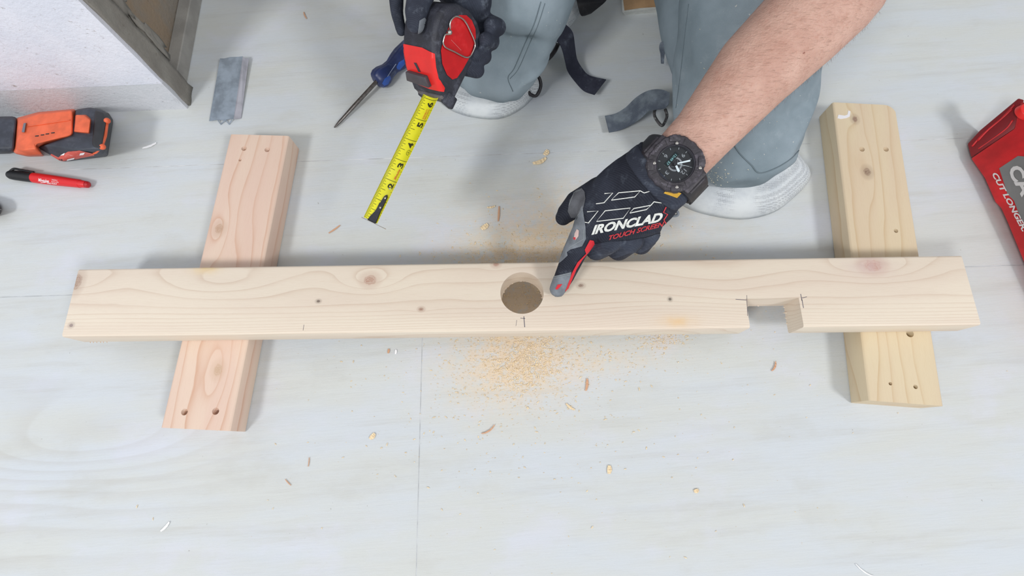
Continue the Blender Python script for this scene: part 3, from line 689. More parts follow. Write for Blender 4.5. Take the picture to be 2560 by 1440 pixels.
#PERSON
# ------------------------------------------------------------------ person
PS = empty('person', (.15, .62, 0)); tag(PS, 'person kneeling in grey work trousers, pointing at the bored hole with a gloved finger', 'person')
def pants_mat():
    t = NT('grey_work_cloth'); v = t.coord()
    a = t.noise(v, 9, 4, .6); c = t.mix(t.ramp(a, .3, .7), (124, 139, 148), (152, 166, 176))
    b = t.noise(t.mapp(v, (1, 1, 1), (3, 1, 0)), 28, 6, .7); c = t.mix(t.math('MULTIPLY', t.ramp(b, .54, .8), .45), c, (168, 178, 186))
    s = t.noise(v, 240, 2); c = t.mix(t.math('MULTIPLY', t.ramp(s, .735, .76), .7), c, (214, 212, 204))
    wv = t.noise(v, 2600, 2); t.bump(t.math('ADD', t.math('MULTIPLY', wv, .5), t.noise(v, 70, 4)), .0006)
    return t.out(c, .9, .15)
def skin_mat():
    t = NT('skin'); v = t.coord()
    a = t.noise(v, 22, 5, .65); c = t.mix(t.ramp(a, .35, .68), (203, 166, 151), (186, 145, 130))
    b = t.noise(v, 140, 4, .7); c = t.mix(t.math('MULTIPLY', t.ramp(b, .5, .8), .5), c, (176, 124, 106))
    m2 = t.n('ShaderNodeTexVoronoi'); t.l(v, m2.inputs['Vector']); m2.inputs['Scale'].default_value = 42
    s = t.math('MULTIPLY', t.ramp(m2.outputs['Distance'], .075, .04), t.ramp(t.noise(v, 60, 2), .52, .56)); c = t.mix(t.math('MULTIPLY', s, .8), c, (122, 66, 52))
    t.bump(t.math('ADD', t.noise(v, 500, 4), t.math('MULTIPLY', t.noise(v, 60, 3), 1.5)), .0007)
    t.b.inputs['Subsurface Weight'].default_value = .08; t.b.inputs['Subsurface Radius'].default_value = (.006, .002, .001); t.b.inputs['Subsurface Scale'].default_value = 1
    return t.out(c, .5, .35)
Mpant, Mskin = pants_mat(), skin_mat()
Mshirt = simple('charcoal_shirt', (58, 60, 66), .9, .08, 30, bump=.0005, bs=900)
def limb(rows):
    """rows: centre, half width, half height, up vector hint"""
    rings = []
    cs = [Vector(r[0]) for r in rows]
    pts = catmull(cs, 6); n = len(pts)
    for i, p in enumerate(pts):
        k = min(i/6, len(rows)-1); a = int(k); f = k-a; b = min(a+1, len(rows)-1)
        hw = rows[a][1]*(1-f)+rows[b][1]*f; hh = rows[a][2]*(1-f)+rows[b][2]*f
        t = (pts[min(i+1, n-1)]-pts[max(i-1, 0)]).normalized()
        A = (Vector((1, 0, 0))-t*t.x).normalized(); B = t.cross(A)
        rings.append((p, A*hw, B*hh, 2.3))
    return loft(rings, 40)
knR = [P(1850, 462, .062), P(1848, 420, .068), P(1846, 360, .075), P(1852, 270, .095), P(1864, 160, .128), P(1880, 50, .170), Vector((.33, .60, .26)), Vector((.27, .76, .36))]
legR = limb(list(zip(knR, [.030, .064, .080, .088, .091, .088, .090, .105], [.024, .044, .052, .060, .072, .080, .092, .105])))
knL = [P(1214, 246, .062), P(1220, 222, .068), P(1232, 175, .075), P(1246, 110, .095), P(1266, 30, .125), P(1290, -60, .165), Vector((.06, .66, .26)), Vector((.07, .80, .36))]
legL = limb(list(zip(knL, [.026, .048, .064, .072, .078, .082, .088, .105], [.024, .042, .050, .058, .070, .080, .092, .105])))
def shin(k, foot): 
    return limb([(Vector((k.x, k.y+.02, .060)), .052, .04), (Vector((k.x, k.y+.09, .072)), .062, .055), (Vector((k.x*.6+foot.x*.4, k.y+.22, .066)), .058, .054), (foot, .045, .04)])
hips = ball((.17, .80, .38), .13, (1.35, .9, .85))
trou = join(legR, legL, shin(knR[2], Vector((.30, .80, .055))), shin(knL[2], Vector((.03, .84, .055))), hips)
tv, tf = remesh(trou, .0042, 5)
nn = vnormals((tv, tf))
kR, kL = knR[2], knL[2]
def fold(p, a, b, w_, h):   # long soft crease between two points
    a = Vector(a); b = Vector(b); d = b-a; u = max(0, min(1, (p-a).dot(d)/d.length_squared)); q = a+d*u
    r = (p-q).length; return h*math.exp(-(r/w_)**2)*math.sin(math.pi*min(1, max(0, u*.9+.05)))
folds = []
for (p0, p1, w_, h) in ((((1770, 40), (1720, 300)), .010, .006),) if False else ():
    pass
FO = [(P(1960, 420, .10), P(2050, 190, .13), .010, .0045), (P(1900, 330, .15), P(2030, 260, .13), .009, -.0035), (P(1730, 60, .2), P(1725, 260, .14), .012, .0035), (P(1700, 250, .11), P(1710, 120, .12), .010, -.003),
      (P(1320, 60, .16), P(1385, 20, .13), .008, .004), (P(1290, 120, .15), P(1370, 60, .13), .009, -.0035), (P(1285, 215, .09), P(1370, 120, .09), .006, -.006), (P(1300, 225, .09), P(1375, 135, .08), .006, .004),
      (P(1240, 60, .18), P(1330, 90, .15), .014, .003), (P(1900, 440, .09), P(2010, 380, .08), .007, .003), (P(1800, 300, .16), P(1850, 200, .19), .02, .003)]
for i, p in enumerate(tv):
    k = noise.noise(Vector((p.x*16, p.y*9, p.z*14)))*.0035+noise.noise(Vector((p.x*40+5, p.y*22, p.z*34)))*.0016
    for f in FO: k += 1.5*fold(p, *f)
    q = p+nn[i]*k
    tv[i] = q if q.z > .004 else Vector((q.x, q.y, .004))
tro = obj('trousers', (tv, tf), Mpant, PS)
TT = bvh((tv, tf))
Mseam = simple('trouser_seam', (106, 120, 128), .9)
def seam(pts, rad=.0009, tree=None, lift=.0004, n=6):
    out = []
    for q in catmull([Vector((a, b, 0)) for a, b in pts], n):
        h = cast(tree or TT, q.x, q.y, lift)
        if h: out.append(h)
    return tube(out, rad, 6)
obj('seam', seam([(1828, 352), (1850, 385), (1878, 412), (1898, 432), (1935, 422), (1975, 398), (2006, 365)], .0008), Mseam, tro)
obj('seam', seam([(1352, 4), (1335, 60), (1312, 110), (1286, 170), (1270, 195), (1282, 228)], .0006), Mseam, tro)
obj('seam', seam([(1362, 8), (1344, 64), (1322, 114), (1296, 172), (1275, 197)], .0004), Mseam, tro)
obj('seam', seam([(1722, 10), (1712, 90), (1702, 180), (1690, 270)], .0004), Mseam, tro)
ch = ([], [])
rnd = random.Random(5)
for _ in range(90):
    px, py = (rnd.gauss(1790, 22), rnd.gauss(440, 14)) if _ < 55 else (rnd.uniform(1690, 2000), rnd.uniform(60, 440))
    h = cast(TT, px, py, .0004)
    if h:
        s = rnd.uniform(.0004, .0013); a = rnd.random()*6; ch = join(ch, ([h+Vector((math.cos(a)*s, math.sin(a)*s, 0)), h+Vector((-math.sin(a)*s*.5, math.cos(a)*s*.5, s*.5)), h-Vector((math.cos(a)*s, math.sin(a)*s, 0)), h+Vector((math.sin(a)*s*.5, -math.cos(a)*s*.5, s*.3))], [(0, 1, 2, 3)]))
tag(obj('wood_flecks', ch, simple('pale_flecks', (226, 218, 196), .8), tro, smooth=False), kind='stuff')
# arms, neck and head as one continuous body
wr = P(1690, 408, .228)-Vector((0, -.003, .012)); fa = P(1890, 175, .255); fb = P(2090, -22, .285); el = Vector((.352, .455, .315)); sh = Vector((.345, .60, .60))
def flatchain(rows, step=.004):
    """limb with elliptical section: (centre, half width, half depth); width lies across the view"""
    V = []
    for i in range(len(rows)-1):
        a, b = Vector(rows[i][0]), Vector(rows[i+1][0]); k = max(2, int((b-a).length/step))
        for j in range(k): V.append((a.lerp(b, j/k), rows[i][1]+(rows[i+1][1]-rows[i][1])*j/k, rows[i][2]+(rows[i+1][2]-rows[i][2])*j/k))
    V.append((Vector(rows[-1][0]), rows[-1][1], rows[-1][2])); R = []
    for i, (p, a, b) in enumerate(V):
        t = (V[min(i+1, len(V)-1)][0]-V[max(i-1, 0)][0]).normalized(); vd = (CAM-p).normalized(); A = t.cross(vd).normalized(); B = A.cross(t)
        R.append((p, A*a, B*b, 2))
    return loft(R, 28)
faaxis = (fb-wr).normalized()
foreL = flatchain([(wr-faaxis*.022, .028, .021), (wr, .030, .0215), (wr+faaxis*.045, .0315, .026), (fa, .041, .036), (fa.lerp(fb, .55), .0445, .040), (fb, .0455, .043), (el, .044, .044)])
upL = chain([el, sh], [.045, .056])
T_ = (-R2*.437-U2*.900).normalized(); V_ = -F_; Pr = (R2*.900-U2*.437).normalized(); al = math.radians(33)
N_ = V_*math.cos(al)-Pr*math.sin(al); S_ = V_*math.sin(al)+Pr*math.cos(al)
mo = D(1086, 238, .577); TM = frame(mo, T_, S_, N_)
def TL(t, s, n): return TM @ Vector((t, s, n))
elR = Vector((-.17, .56, .43)); shR = Vector((-.02, .66, .62))
pm0 = TL(-.128, -.022, .022); foreR = chain([pm0+(elR-pm0).normalized()*.075, elR], [.028, .045]); upR = chain([elR, shR], [.045, .056])
nk = Vector((.165, .60, .74)); hd = Vector((.150, .53, .86))
fwd = Vector((-.10, -.72, -.68)).normalized(); upv = Vector((0, -.66, .75)); upv = (upv-fwd*upv.dot(fwd)).normalized(); rt_ = fwd.cross(upv).normalized()
HM = frame((0, 0, 0), rt_, fwd, upv)
head = join(ball(hd, .095, (.80, 1.0, 1.18), HM), ball(hd+fwd*.055-upv*.035, .05, (.9, .9, 1.0), HM), ball(hd+fwd*.100-upv*.012, .014, (.8, 1.1, 1.5), HM),
            ball(hd+fwd*.088+upv*.030, .03, (1.9, .5, .35), HM), ball(hd+fwd*.086-upv*.050, .014, (1.7, .7, .5), HM), ball(hd+rt_*.076, .02, (.35, .8, 1.3), HM), ball(hd-rt_*.076, .02, (.35, .8, 1.3), HM), ball(hd+fwd*.075-upv*.088, .022, (1.2, 1, .8), HM))
bodyg = join(foreL, upL, foreR, upR, chain([nk-Vector((0, -.05, .06)), nk, hd-upv*.04], [.07, .058, .056]), head, chain([shR, Vector((.165, .66, .66)), sh], [.06, .085, .06]))
bv, bf = remesh(bodyg, .0030, 4)
body = obj('body', (bv, bf), Mskin, PS)
BT = bvh((bv, bf))
torso = remesh(join(chain([Vector((.17, .82, .42)), Vector((.17, .80, .54)), Vector((.165, .72, .64)), Vector((.165, .64, .70))], [.15, .14, .145, .10]), chain([shR+Vector((0, 0, 0)), Vector((.165, .68, .68)), sh], [.075, .12, .075]),
       chain([shR, shR.lerp(elR, .45)], [.074, .066]), chain([sh, sh.lerp(el, .45)], [.074, .066])), .006, 4)
obj('shirt', torso, Mshirt, PS)
hr = remesh(join(ball(hd+upv*.022-fwd*.022, .100, (.86, .96, 1.06), HM)), .005, 2)
obj('hair', ([v for v in hr[0]], [f for f in hr[1] if (hr[0][f[0]]-hd).dot(fwd) < .045+(hr[0][f[0]]-hd).dot(upv)*.35]), simple('brown_hair', (70, 52, 40), .7, .2, 200), PS)
Meye = simple('eye', (230, 228, 225), .3)
for s in (-1, 1):
    obj('eye', ball(hd+fwd*.086+upv*.006+rt_*.031*s, .0125, (1, .6, .7), HM), Meye, PS)
# hair on the forearm
def armhair():
    rnd = random.Random(11); V, Fc = [], []; nb = vnormals((bv, bf)); cand = []
    for i, p in enumerate(bv):
        u = (p-wr).dot(faaxis)
        if .018 < u < .30 and (p-(wr+faaxis*u)).length < .06: cand.append(i)
    for _ in range(7000):
        i = rnd.choice(cand); p = bv[i]+Vector((rnd.uniform(-1, 1), rnd.uniform(-1, 1), rnd.uniform(-1, 1)))*.0015; n = nb[i]
        side = faaxis.cross(n).normalized(); d = (faaxis*-.75+side*(-.75+rnd.uniform(-.35, .35))+n*rnd.uniform(.12, .55)).normalized(); L = rnd.uniform(.004, .011); wd = .00004
        s2 = d.cross(n).normalized()*wd; b = len(V); d2 = (d+faaxis*rnd.uniform(-.3, .3)-n*.25).normalized()
        V += [p-s2, p+s2, p+d*L*.5+s2*.8, p+d*L*.5-s2*.8, p+d*L*.5+d2*L*.5]; Fc += [(b, b+1, b+2, b+3), (b+3, b+2, b+4)]
    h = obj('arm_hair', (V, Fc), simple('arm_hair', (122, 92, 74), .6), body, smooth=False); tag(h, kind='stuff')
armhair()
# ------------------------------------------------------------------ gloves
def glove_mat(name, a, b, dustf=.35, ang=.7):
    t = NT(name); v = t.coord(); n1 = t.noise(v, 30, 4, .6); c = t.mix(t.ramp(n1, .35, .7), a, b)
    d = t.noise(v, 55, 6, .72); c = t.mix(t.math('MULTIPLY', t.ramp(d, .52, .8), dustf), c, (132, 142, 156))
    x, y, z = sep(t, v); wv = t.math('SINE', t.math('MULTIPLY', t.math('ADD', t.math('MULTIPLY', x, math.cos(ang)), t.math('MULTIPLY', y, math.sin(ang))), 3800))
    c = t.mix(t.math('MULTIPLY', t.ramp(wv, .1, 1), .06), c, (110, 116, 130))
    t.bump(t.math('ADD', t.math('MULTIPLY', wv, .03), t.noise(v, 300, 3)), .0003); return t.out(c, .78, .25)
Mgl = glove_mat('black_glove_knit', (30, 33, 44), (44, 48, 60), .28)
Mgl2 = glove_mat('dusty_glove', (44, 48, 60), (62, 68, 82), .6, 1.2)
Mgrey = simple('grey_glove_pad', (112, 118, 126), .7, .1, 80, .4, (150, 158, 166), 60, bump=.0003)
Mdgrey = simple('dark_grey_pad', (84, 86, 92), .7, .1, 80, .3, (120, 124, 130), 60, bump=.0003)
Mredg = simple('red_glove_trim', (206, 32, 46), .6); Mwht = simple('white_print_glove', (214, 216, 212), .6, .05, 300)
Mredp = simple('red_print_glove', (190, 48, 58), .6)
def Z3(*pts): return [(1340+a/3, 280+b/3) for a, b in pts]
# left hand: palm, pointing index, curled fingers, thumb
def G(px, py, z): return P(px, py, z)
wst = G(1652, 432, .212)
palm = flatchain([(G(1668, 416, .219), .0370, .0265), (wst, .0380, .0255), (G(1610, 472, .196), .0430, .024), (G(1572, 505, .180), .0450, .022), (G(1550, 540, .166), .0475, .0205), (G(1543, 570, .156), .0450, .018), (G(1543, 588, .150), .040, .014)])
knk = [G(1472, 566, .152), G(1524, 598, .146), G(1576, 600, .140), G(1622, 584, .134)]
hand = [palm, chain([G(1600, 470, .19), knk[0]], [.02, .0150]), chain([G(1600, 470, .19), knk[3]], [.02, .0130])]
hand.append(chain([G(1540, 520, .165), knk[0], G(1437, 632, .128), G(1411, 690, .104), G(1395, 722, .0905)], [.016, .0160, .0138, .0118, .0098]))
for (k, pip, mid, tip, r) in ((knk[1], G(1492, 622, .118), G(1518, 606, .094), G(1545, 575, .098), .0140), (knk[2], G(1547, 624, .114), G(1566, 606, .092), G(1586, 574, .096), .0135), (knk[3], G(1603, 612, .112), G(1614, 592, .092), G(1626, 566, .096), .0120)):
    hand.append(chain([k, pip, mid, tip], [r*1.1, r, r*.92, r*.8]))
hand.append(chain([G(1570, 460, .188), G(1500, 486, .166), G(1444, 508, .150), G(1418, 532, .136), G(1408, 544, .130)], [.0200, .0200, .0150, .0118, .0095]))
gv, gf = remesh(join(*hand), .0014, 7)
gl = obj('glove', (gv, gf), Mgl, PS); tag(gl, 'black printed glove on the pointing hand'); GT = bvh((gv, gf))
def gd(name, pts, mat_, lift=.0006, ml=3, tree=None, par=None): return obj(name, drape(tree or GT, *poly2(pts), lift=lift, maxlen=ml), mat_, par or gl)
gd('knuckle_cover', Z3((380, 1055), (370, 1010), (420, 990), (470, 985), (560, 970), (700, 965), (820, 940), (950, 900), (920, 960), (870, 1010), (800, 1050), (690, 1060), (600, 1095), (530, 1085), (470, 1105), (410, 1100)), Mgl2, .0005)
gd('finger_pad', Z3((135, 1232), (265, 1197), (258, 1240), (225, 1330), (195, 1385), (130, 1392), (85, 1350), (98, 1295)), Mgrey, .0007)
gd('grey_overlay', Z3((352, 700), (345, 800), (372, 860), (374, 950), (345, 1005), (262, 1030), (235, 1050), (240, 1075), (205, 1110), (180, 1132), (155, 1118), (175, 1055), (215, 990), (250, 890), (290, 800), (330, 740)), Mgrey, .0007)
gd('overlay_window', Z3((312, 878), (326, 888), (322, 930), (300, 960), (288, 950), (295, 910)), simple('pink_window', (205, 180, 175), .6), .0012)
gd('red_dot', Z3((283, 940), (300, 938), (302, 955), (288, 958)), Mredp, .0013, 2)
gd('thumb_pad', Z3((300, 590), (345, 572), (368, 600), (374, 650), (360, 715), (330, 755), (300, 790), (262, 790), (240, 745), (255, 660)), Mdgrey, .0007)
gd('red_trim', Z3((402, 958), (430, 962), (437, 990), (400, 1040), (345, 1105), (300, 1180), (270, 1250), (240, 1320), (214, 1345), (250, 1255), (268, 1205), (310, 1125), (372, 1060), (364, 1030), (385, 990)), Mredg, .0009)
gd('tip_mark', Z3((148, 1325), (165, 1292), (198, 1286), (185, 1305), (160, 1330)), Mredg, .0011, 2)
Mst = simple('pale_stitching', (150, 158, 160), .6)
for q in (((142, 1236), (262, 1202)), ((140, 1250), (258, 1216)), ((170, 1050), (240, 900), (300, 800), (345, 740)), ((250, 700), (290, 605), (345, 585)), ((360, 880), (358, 950), (250, 1018))):
    obj('stitching', drape(GT, *stroke2(Z3(*q), .7), lift=.0010, maxlen=3), Mst, gl, smooth=False)
Lw = 2.3
lines = [((515, 612), (578, 606), (512, 680), (452, 688)), ((622, 605), (783, 590), (742, 636), (566, 661), (622, 605)), ((783, 590), (812, 606), (872, 588)), ((385, 748), (468, 741), (395, 832), (345, 824)),
         ((520, 740), (710, 718), (655, 795), (455, 820), (520, 740)), ((735, 722), (862, 698), (828, 730), (705, 756), (735, 722)), ((862, 698), (885, 672), (940, 680), (966, 668), (968, 648))]
obj('chevron_print', join(*[drape(GT, *stroke2(Z3(*q), Lw), lift=.0006, maxlen=2.5) for q in lines]), Mwht, gl, smooth=False)
def ztxt(s, o_, e_, h, off, sh_): 
    o_, e_ = Z3(o_)[0], Z3(e_)[0]; x = (e_[0]-o_[0], e_[1]-o_[1]); return drape(GT, *textq(s, o_, x, (h*.10, -h), off, sh_), lift=.0008, maxlen=2.5)
obj('lettering', ztxt('IRONCLAD', (414, 920), (945, 818), 23.5, .045, .3), Mwht, gl, smooth=False)
obj('lettering', join(ztxt('TOUCH SCREEN', (545, 960), (958, 852), 12, .03, .3), drape(GT, *stroke2(Z3((975, 710), (955, 750), (985, 765), (958, 805), (972, 835)), 3), lift=.0008, maxlen=2)), Mredp, gl, smooth=False)
# cuff
cd0 = (G(1700, 388, .228)-wst).normalized()
cuffr = flatchain([(G(1628, 456, .204), .0400, .0265), (G(1646, 440, .211), .0400, .0275), (G(1662, 424, .217), .0385, .0275)], .003)
obj('cuff', remesh(cuffr, .0016, 3), Mgl2, gl)
CT = bvh(cuffr, (gv, gf))
gd('yellow_label', Z3((985, 578), (1088, 606), (1056, 642), (958, 606)), simple('yellow_label', (206, 160, 48), .6, .1, 60), .0010, 3, CT)
tb = G(1682, 530, .165)
obj('pull_tab', tube(catmull([G(1668, 520, .168), G(1690, 526, .166), G(1694, 538, .162), G(1672, 540, .160)], 6), .0016, 8), Mgrey, gl)
# ------------------------------------------------------------------ wristwatch
nw = ((CAM-wr).normalized()); nw = (nw-faaxis*nw.dot(faaxis)).normalized()
xw = -faaxis; yw = nw.cross(xw).normalized()
wc = wr+nw*.0285; WM = frame(wc, xw, yw, nw)
WI = WM.inverted()
def wl_(px, py, h=0):
    d = ray(px, py); o = WI @ CAM; dl = WI.to_3x3() @ d; s = (h-o.z)/dl.z; q = o+dl*s; return q
ctr = wl_(1689, 409); WM = WM @ Matrix.Translation((ctr.x, ctr.y, 0)); WI = WM.inverted()
r = empty('wristwatch', WM.translation); tag(r, 'black digital-analogue wristwatch with chunky bezel, worn on the bare wrist above the printed glove', 'watch')
Mres = simple('dusty_black_resin', (50, 47, 54), .5, .15, 120, .65, (118, 112, 124), 130, bump=.0003); Mres2 = simple('black_resin', (34, 33, 38), .5, .1, 90, .3, (90, 86, 96), 120)
Mdial = simple('dial_black', (34, 37, 42), .35); Mchr = simple('polished_steel', (200, 196, 190), .22, metal=.95); Mnum = simple('grey_numerals', (128, 134, 140), .4)
def wo(name, g, mt, par=None, sm=True, ang=35):
    o = obj(name, xf(g, WM), mt, par or r); 
    if sm: autosm(o, ang)
    else: o.data.polygons.foreach_set('use_smooth', [False]*len(o.data.polygons))
    return o
def ring(ro, ri, z0, z1, n=64, lump=None):
    V, Fc = [], []
    for i in range(n):
        a = 2*math.pi*i/n; k = lump(a) if lump else 1
        for rr, z in ((ro*k, z0), (ro*k, z1-.0012), (ro*k-.0012, z1), (ri+.0008, z1), (ri, z1-.0012), (ri, z0)): V.append(Vector((rr*math.cos(a), rr*math.sin(a), z)))
    for i in range(n):
        j = (i+1) % n
        for k in range(6): Fc.append((i*6+k, j*6+k, j*6+(k+1) % 6, i*6+(k+1) % 6))
    return V, Fc
wo('case', cyl(.0245, .0250, -.012, -.0045, 48, .001), Mres2)
bz = wo('bezel', ring(.0272, .0182, -.006, .0012, 96, lambda a: 1+.030*math.cos(4*a+math.pi)+.012*(1 if math.cos(16*a) > 0 else -1)), Mres)
wo('inner_ring', ring(.0190, .0172, -.004, .0006, 64), simple('satin_ring', (92, 92, 100), .25, metal=.6))
for k in range(4):
    a = math.pi/4+k*math.pi/2
    wo('bezel_guard', xf(box(.0242, 0, .0008, .0062, .0110, .0034, .0009), Matrix.Rotation(a, 4, 'Z')), Mres)
for k in range(8):
    a = k*math.pi/4+.39; wo('bezel_groove', xf(box(.0222, 0, .0013, .0055, .0007, .0006, .0001), Matrix.Rotation(a, 4, 'Z')), Mres2)
dl_ = wo('dial', cyl(.0172, .0172, -.004, -.0032, 64), Mdial)
Mlume = simple('pale_hand', (206, 220, 226), .4); Mlcd = simple('lcd_screen', (16, 28, 32), .2); Mseg = simple('lcd_digits', (112, 160, 165), .4)
a12 = Vector((0, 1, 0))
def wtext(s, x, y, wdt, h, ang, z, mt, name='numeral', off=.02, par=None, flip=False):
    V, Fc = text2(s, off); c, s_2 = math.cos(ang), math.sin(ang); out = []
    for u, v in V:
        u = (u-.5)*wdt; v = (v-.5)*h; out.append(Vector((x+u*c-v*s_2, y+u*s_2+v*c, z)))
    o = wo(name, (out, Fc), mt, par or dl_, False); return o
# dial: x toward 3? numerals stand upright for the wearer (12 at +y)
for s, x, y in (('12', 0, .0112), ('3', .0112, 0), ('6', 0, -.0118), ('9', -.0112, 0)):
    wtext(s, x, y, .0052 if len(s) > 1 else .0030, .0038, 0, -.0029, Mnum)
wo('lcd', box(-.001, -.0056, -.0030, .0168, .0050, .0006, .0001), Mlcd, dl_, False)
wtext('12:49 57', -.001, -.0056, .0128, .0026, 0, -.00255, Mseg, 'lcd_digits')
wo('subdial', ring(.0066, .0062, -.0032, -.00285, 48), Mnum, dl_, False)
def bar(x0, y0, x1, y1, w0, w1, z, th=.0003):
    a = Vector((x0, y0, z)); b = Vector((x1, y1, z)); t = (b-a).normalized(); n = Vector((-t.y, t.x, 0))
    return prism([(a-n*w0)[:2], (b-n*w1)[:2], (b+t*w1)[:2], (b+n*w1)[:2], (a+n*w0)[:2]], z, z+th)
for k in range(12):
    a = k*math.pi/6; wo('hour_mark', bar(math.sin(a)*.0145, math.cos(a)*.0145, math.sin(a)*.0163, math.cos(a)*.0163, .00035, .00035, -.0029), Mnum, dl_, False)
for k in range(8):
    a = k*math.pi/4; wo('spoke', bar(math.sin(a)*.002, .0035+math.cos(a)*.002, math.sin(a)*.0062, .0035+math.cos(a)*.0062, .00010, .00010, -.0029), Mnum, dl_, False)
ha, ma = math.radians(22), math.radians(-54)
wo('hour_hand', bar(0, 0, math.sin(ha)*.0078, math.cos(ha)*.0078, .0009, .0012, -.0018), Mlume)
wo('minute_hand', bar(0, 0, math.sin(ma)*.0138, math.cos(ma)*.0138, .0006, .0009, -.0013), Mlume)
wo('second_hand', bar(0, 0, math.sin(math.radians(-30))*.0135, math.cos(math.radians(-30))*.0135, .0002, .0001, -.0010), Mlume)
wo('hub', cyl(.0022, .0018, -.003, -.0004, 20), Mdial)
wo('crystal_glint', bar(.004, .0150, .0016, .0158, .0006, .0006, -.0006), Mlume) if False else None
for px, py in ((1692, 358), (1636, 408), (1750, 420), (1692, 468)):
    q = wl_(px, py, .002); wo('screw', xf(cyl(.0016, .0014, 0, .0010, 16, .0002), Matrix.Translation((q.x, q.y, .0021))), Mchr)
for px, py in ((1712, 347), (1757, 391), (1626, 423), (1668, 469)):
    q = wl_(px, py, -.004); d = Vector((q.x, q.y, 0)).normalized(); s_3 = Vector((-d.y, d.x, 0)); M4 = frame(Vector((q.x, q.y, -.0045)), s_3, Vector((0, 0, 1)), d)
    wo('pusher', xf(cyl(.0026, .0024, -.003, .0012, 20, .0004), M4), Mchr)
# raised lettering bars on the bezel
Mbt = simple('faint_print', (120, 116, 128), .5)
def arctext(s, amid, rad, h, inward):
    V, Fc = text2(s, .01); out = []; span = len(s)*h*.78/rad
    for u, v in V:
        a = amid+(u-.5)*span*(-1 if not inward else 1); rr = rad+(v-.5)*h*(1 if not inward else -1); out.append(Vector((rr*math.cos(a), rr*math.sin(a), .00135)))
    return out, Fc
for q in (('CASIO', math.radians(90+48), .0228, .0020, False), ('G-SHOCK', math.radians(-90), .0228, .0018, True), ('PROTECTION', math.radians(20), .0228, .0014, False)): wo('bezel_print', arctext(*q), Mbt, bz, False)
# strap in segments hugging the wrist
def strap(sgn, y0, segs, mt):
    rows = []
    for (y, z, hw_, th) in segs: rows.append((y*sgn, z, hw_, th))
    V, Fc = [], []
    pts = catmull([Vector((0, y, z)) for y, z, _, _ in rows], 5); n = len(pts)
    for i, p in enumerate(pts):
        k = min(i/5, len(rows)-1); a = int(k); f = k-a; b = min(a+1, len(rows)-1)
        hw_ = rows[a][2]*(1-f)+rows[b][2]*f; th = rows[a][3]*(1-f)+rows[b][3]*f
        t = (pts[min(i+1, n-1)]-pts[max(i-1, 0)]).normalized(); nn_ = Vector((0, -t.z, t.y))*(1 if sgn > 0 else -1)
        for (sx, sz) in ((-1, -.5), (-1, .3), (-.85, .5), (.85, .5), (1, .3), (1, -.5)): V.append(p+Vector((sx*hw_, 0, 0))+nn_*(sz*th))
    for i in range(n-1):
        for k in range(6): Fc.append((i*6+k, i*6+(k+1) % 6, (i+1)*6+(k+1) % 6, (i+1)*6+k))
    Fc += [tuple(range(6)), tuple(range((n-1)*6, n*6))]
    return wo('strap', (V, Fc), mt)
SG = [(.018, -.004, .0155, .006), (.026, -.008, .0142, .006), (.033, -.015, .0128, .005), (.0375, -.026, .0120, .004), (.0365, -.040, .0115, .0035), (.028, -.053, .011, .0035), (.012, -.0605, .011, .0035), (-.002, -.062, .011, .0035)]
strap(1, 0, SG, Mres2); strap(-1, 0, SG, Mres2)
for s in (1, -1):
    wo('lug', xf(box(0, .024*s, -.004, .026, .010, .007, .0014), Matrix.Identity(4)), Mres)
    wo('strap_ridge', box(0, .0305*s, -.0090, .020, .0026, .004, .0008), Mres)
wo('strap_keeper', box(0, .0395, -.030, .0255, .0016, .007, .0005), Mres2)
# ------------------------------------------------------------------ tape measure
r = empty('tape_measure', mo); tag(r, 'red and black tape measure with its yellow blade pulled out, gripped in the dusty glove', 'tape measure')
tm = r
Mrub = simple('black_rubber', (46, 48, 58), .6, .12, 90, .55, (112, 116, 130), 70, bump=.0003); Mtr = simple('red_tape_plastic', (224, 38, 34), .38, .03, 60); Mtr2 = simple('deep_red_plate', (200, 24, 30), .38, .05, 60, .12, (220, 150, 150), 60)
prof = [(1, -5), (1, 7), (-4, 16), (-12, 28), (-22, 39), (-34, 48), (-48, 55), (-62, 57), (-75, 52), (-85, 40), (-90, 24), (-89, 6), (-82, -7), (-70, -12), (-40, -12), (-8, -12)]
def side(sv): return [TM @ Vector((a/1000, sv, b/1000)) for a, b in prof]
cb = skew([side(-.0300), side(.0205)]); bmesh.ops.bevel(cb, geom=[e for e in cb.edges if abs((e.verts[0].co-e.verts[1].co).dot(S_)) < .001], offset=.0045, segments=4, profile=.5, affect='EDGES', clamp_overlap=True); cbg = bmg(cb)
o = obj('body', cbg, Mrub, tm); autosm(o, 25); KT = bvh(cbg)
def Z2(*pts): return [(960+a/5.143, b/5.143) for a, b in pts]
obj('front_panel', drape(KT, *poly2(Z2((176, 548), (300, 572), (500, 612), (652, 690), (668, 860), (700, 1000), (775, 1130), (765, 1178), (600, 1140), (360, 1045), (270, 930), (210, 800))), lift=.0012, maxlen=3), Mtr, tm)
obj('side_plate', drape(KT, *poly2(Z2((870, 240), (960, 192), (1050, 195), (1120, 260), (1165, 370), (1172, 480), (1100, 720), (1000, 900), (930, 1000), (870, 1020), (800, 960), (740, 820), (722, 650), (740, 560), (780, 450), (830, 330))), lift=.0012, maxlen=3), Mtr2, tm)
def lifted(pts, h0, h1, tree=KT):
    lo, hi = [], []
    for a, b in pts:
        lo.append(cast(tree, a, b, h0)); hi.append(cast(tree, a, b, h1))
    return (lo, hi) if all(x is not None for x in lo+hi) else None
L_ = lifted(Z2((325, 892), (570, 962), (600, 1040), (625, 1098), (350, 1012)), .0008, .0065)
if L_: o = obj('lock_button', skewg([L_[0], L_[1]], .001, 2), simple('dark_lock', (70, 66, 72), .5, .1, 60, .3, (120, 115, 125), 50), tm); autosm(o)
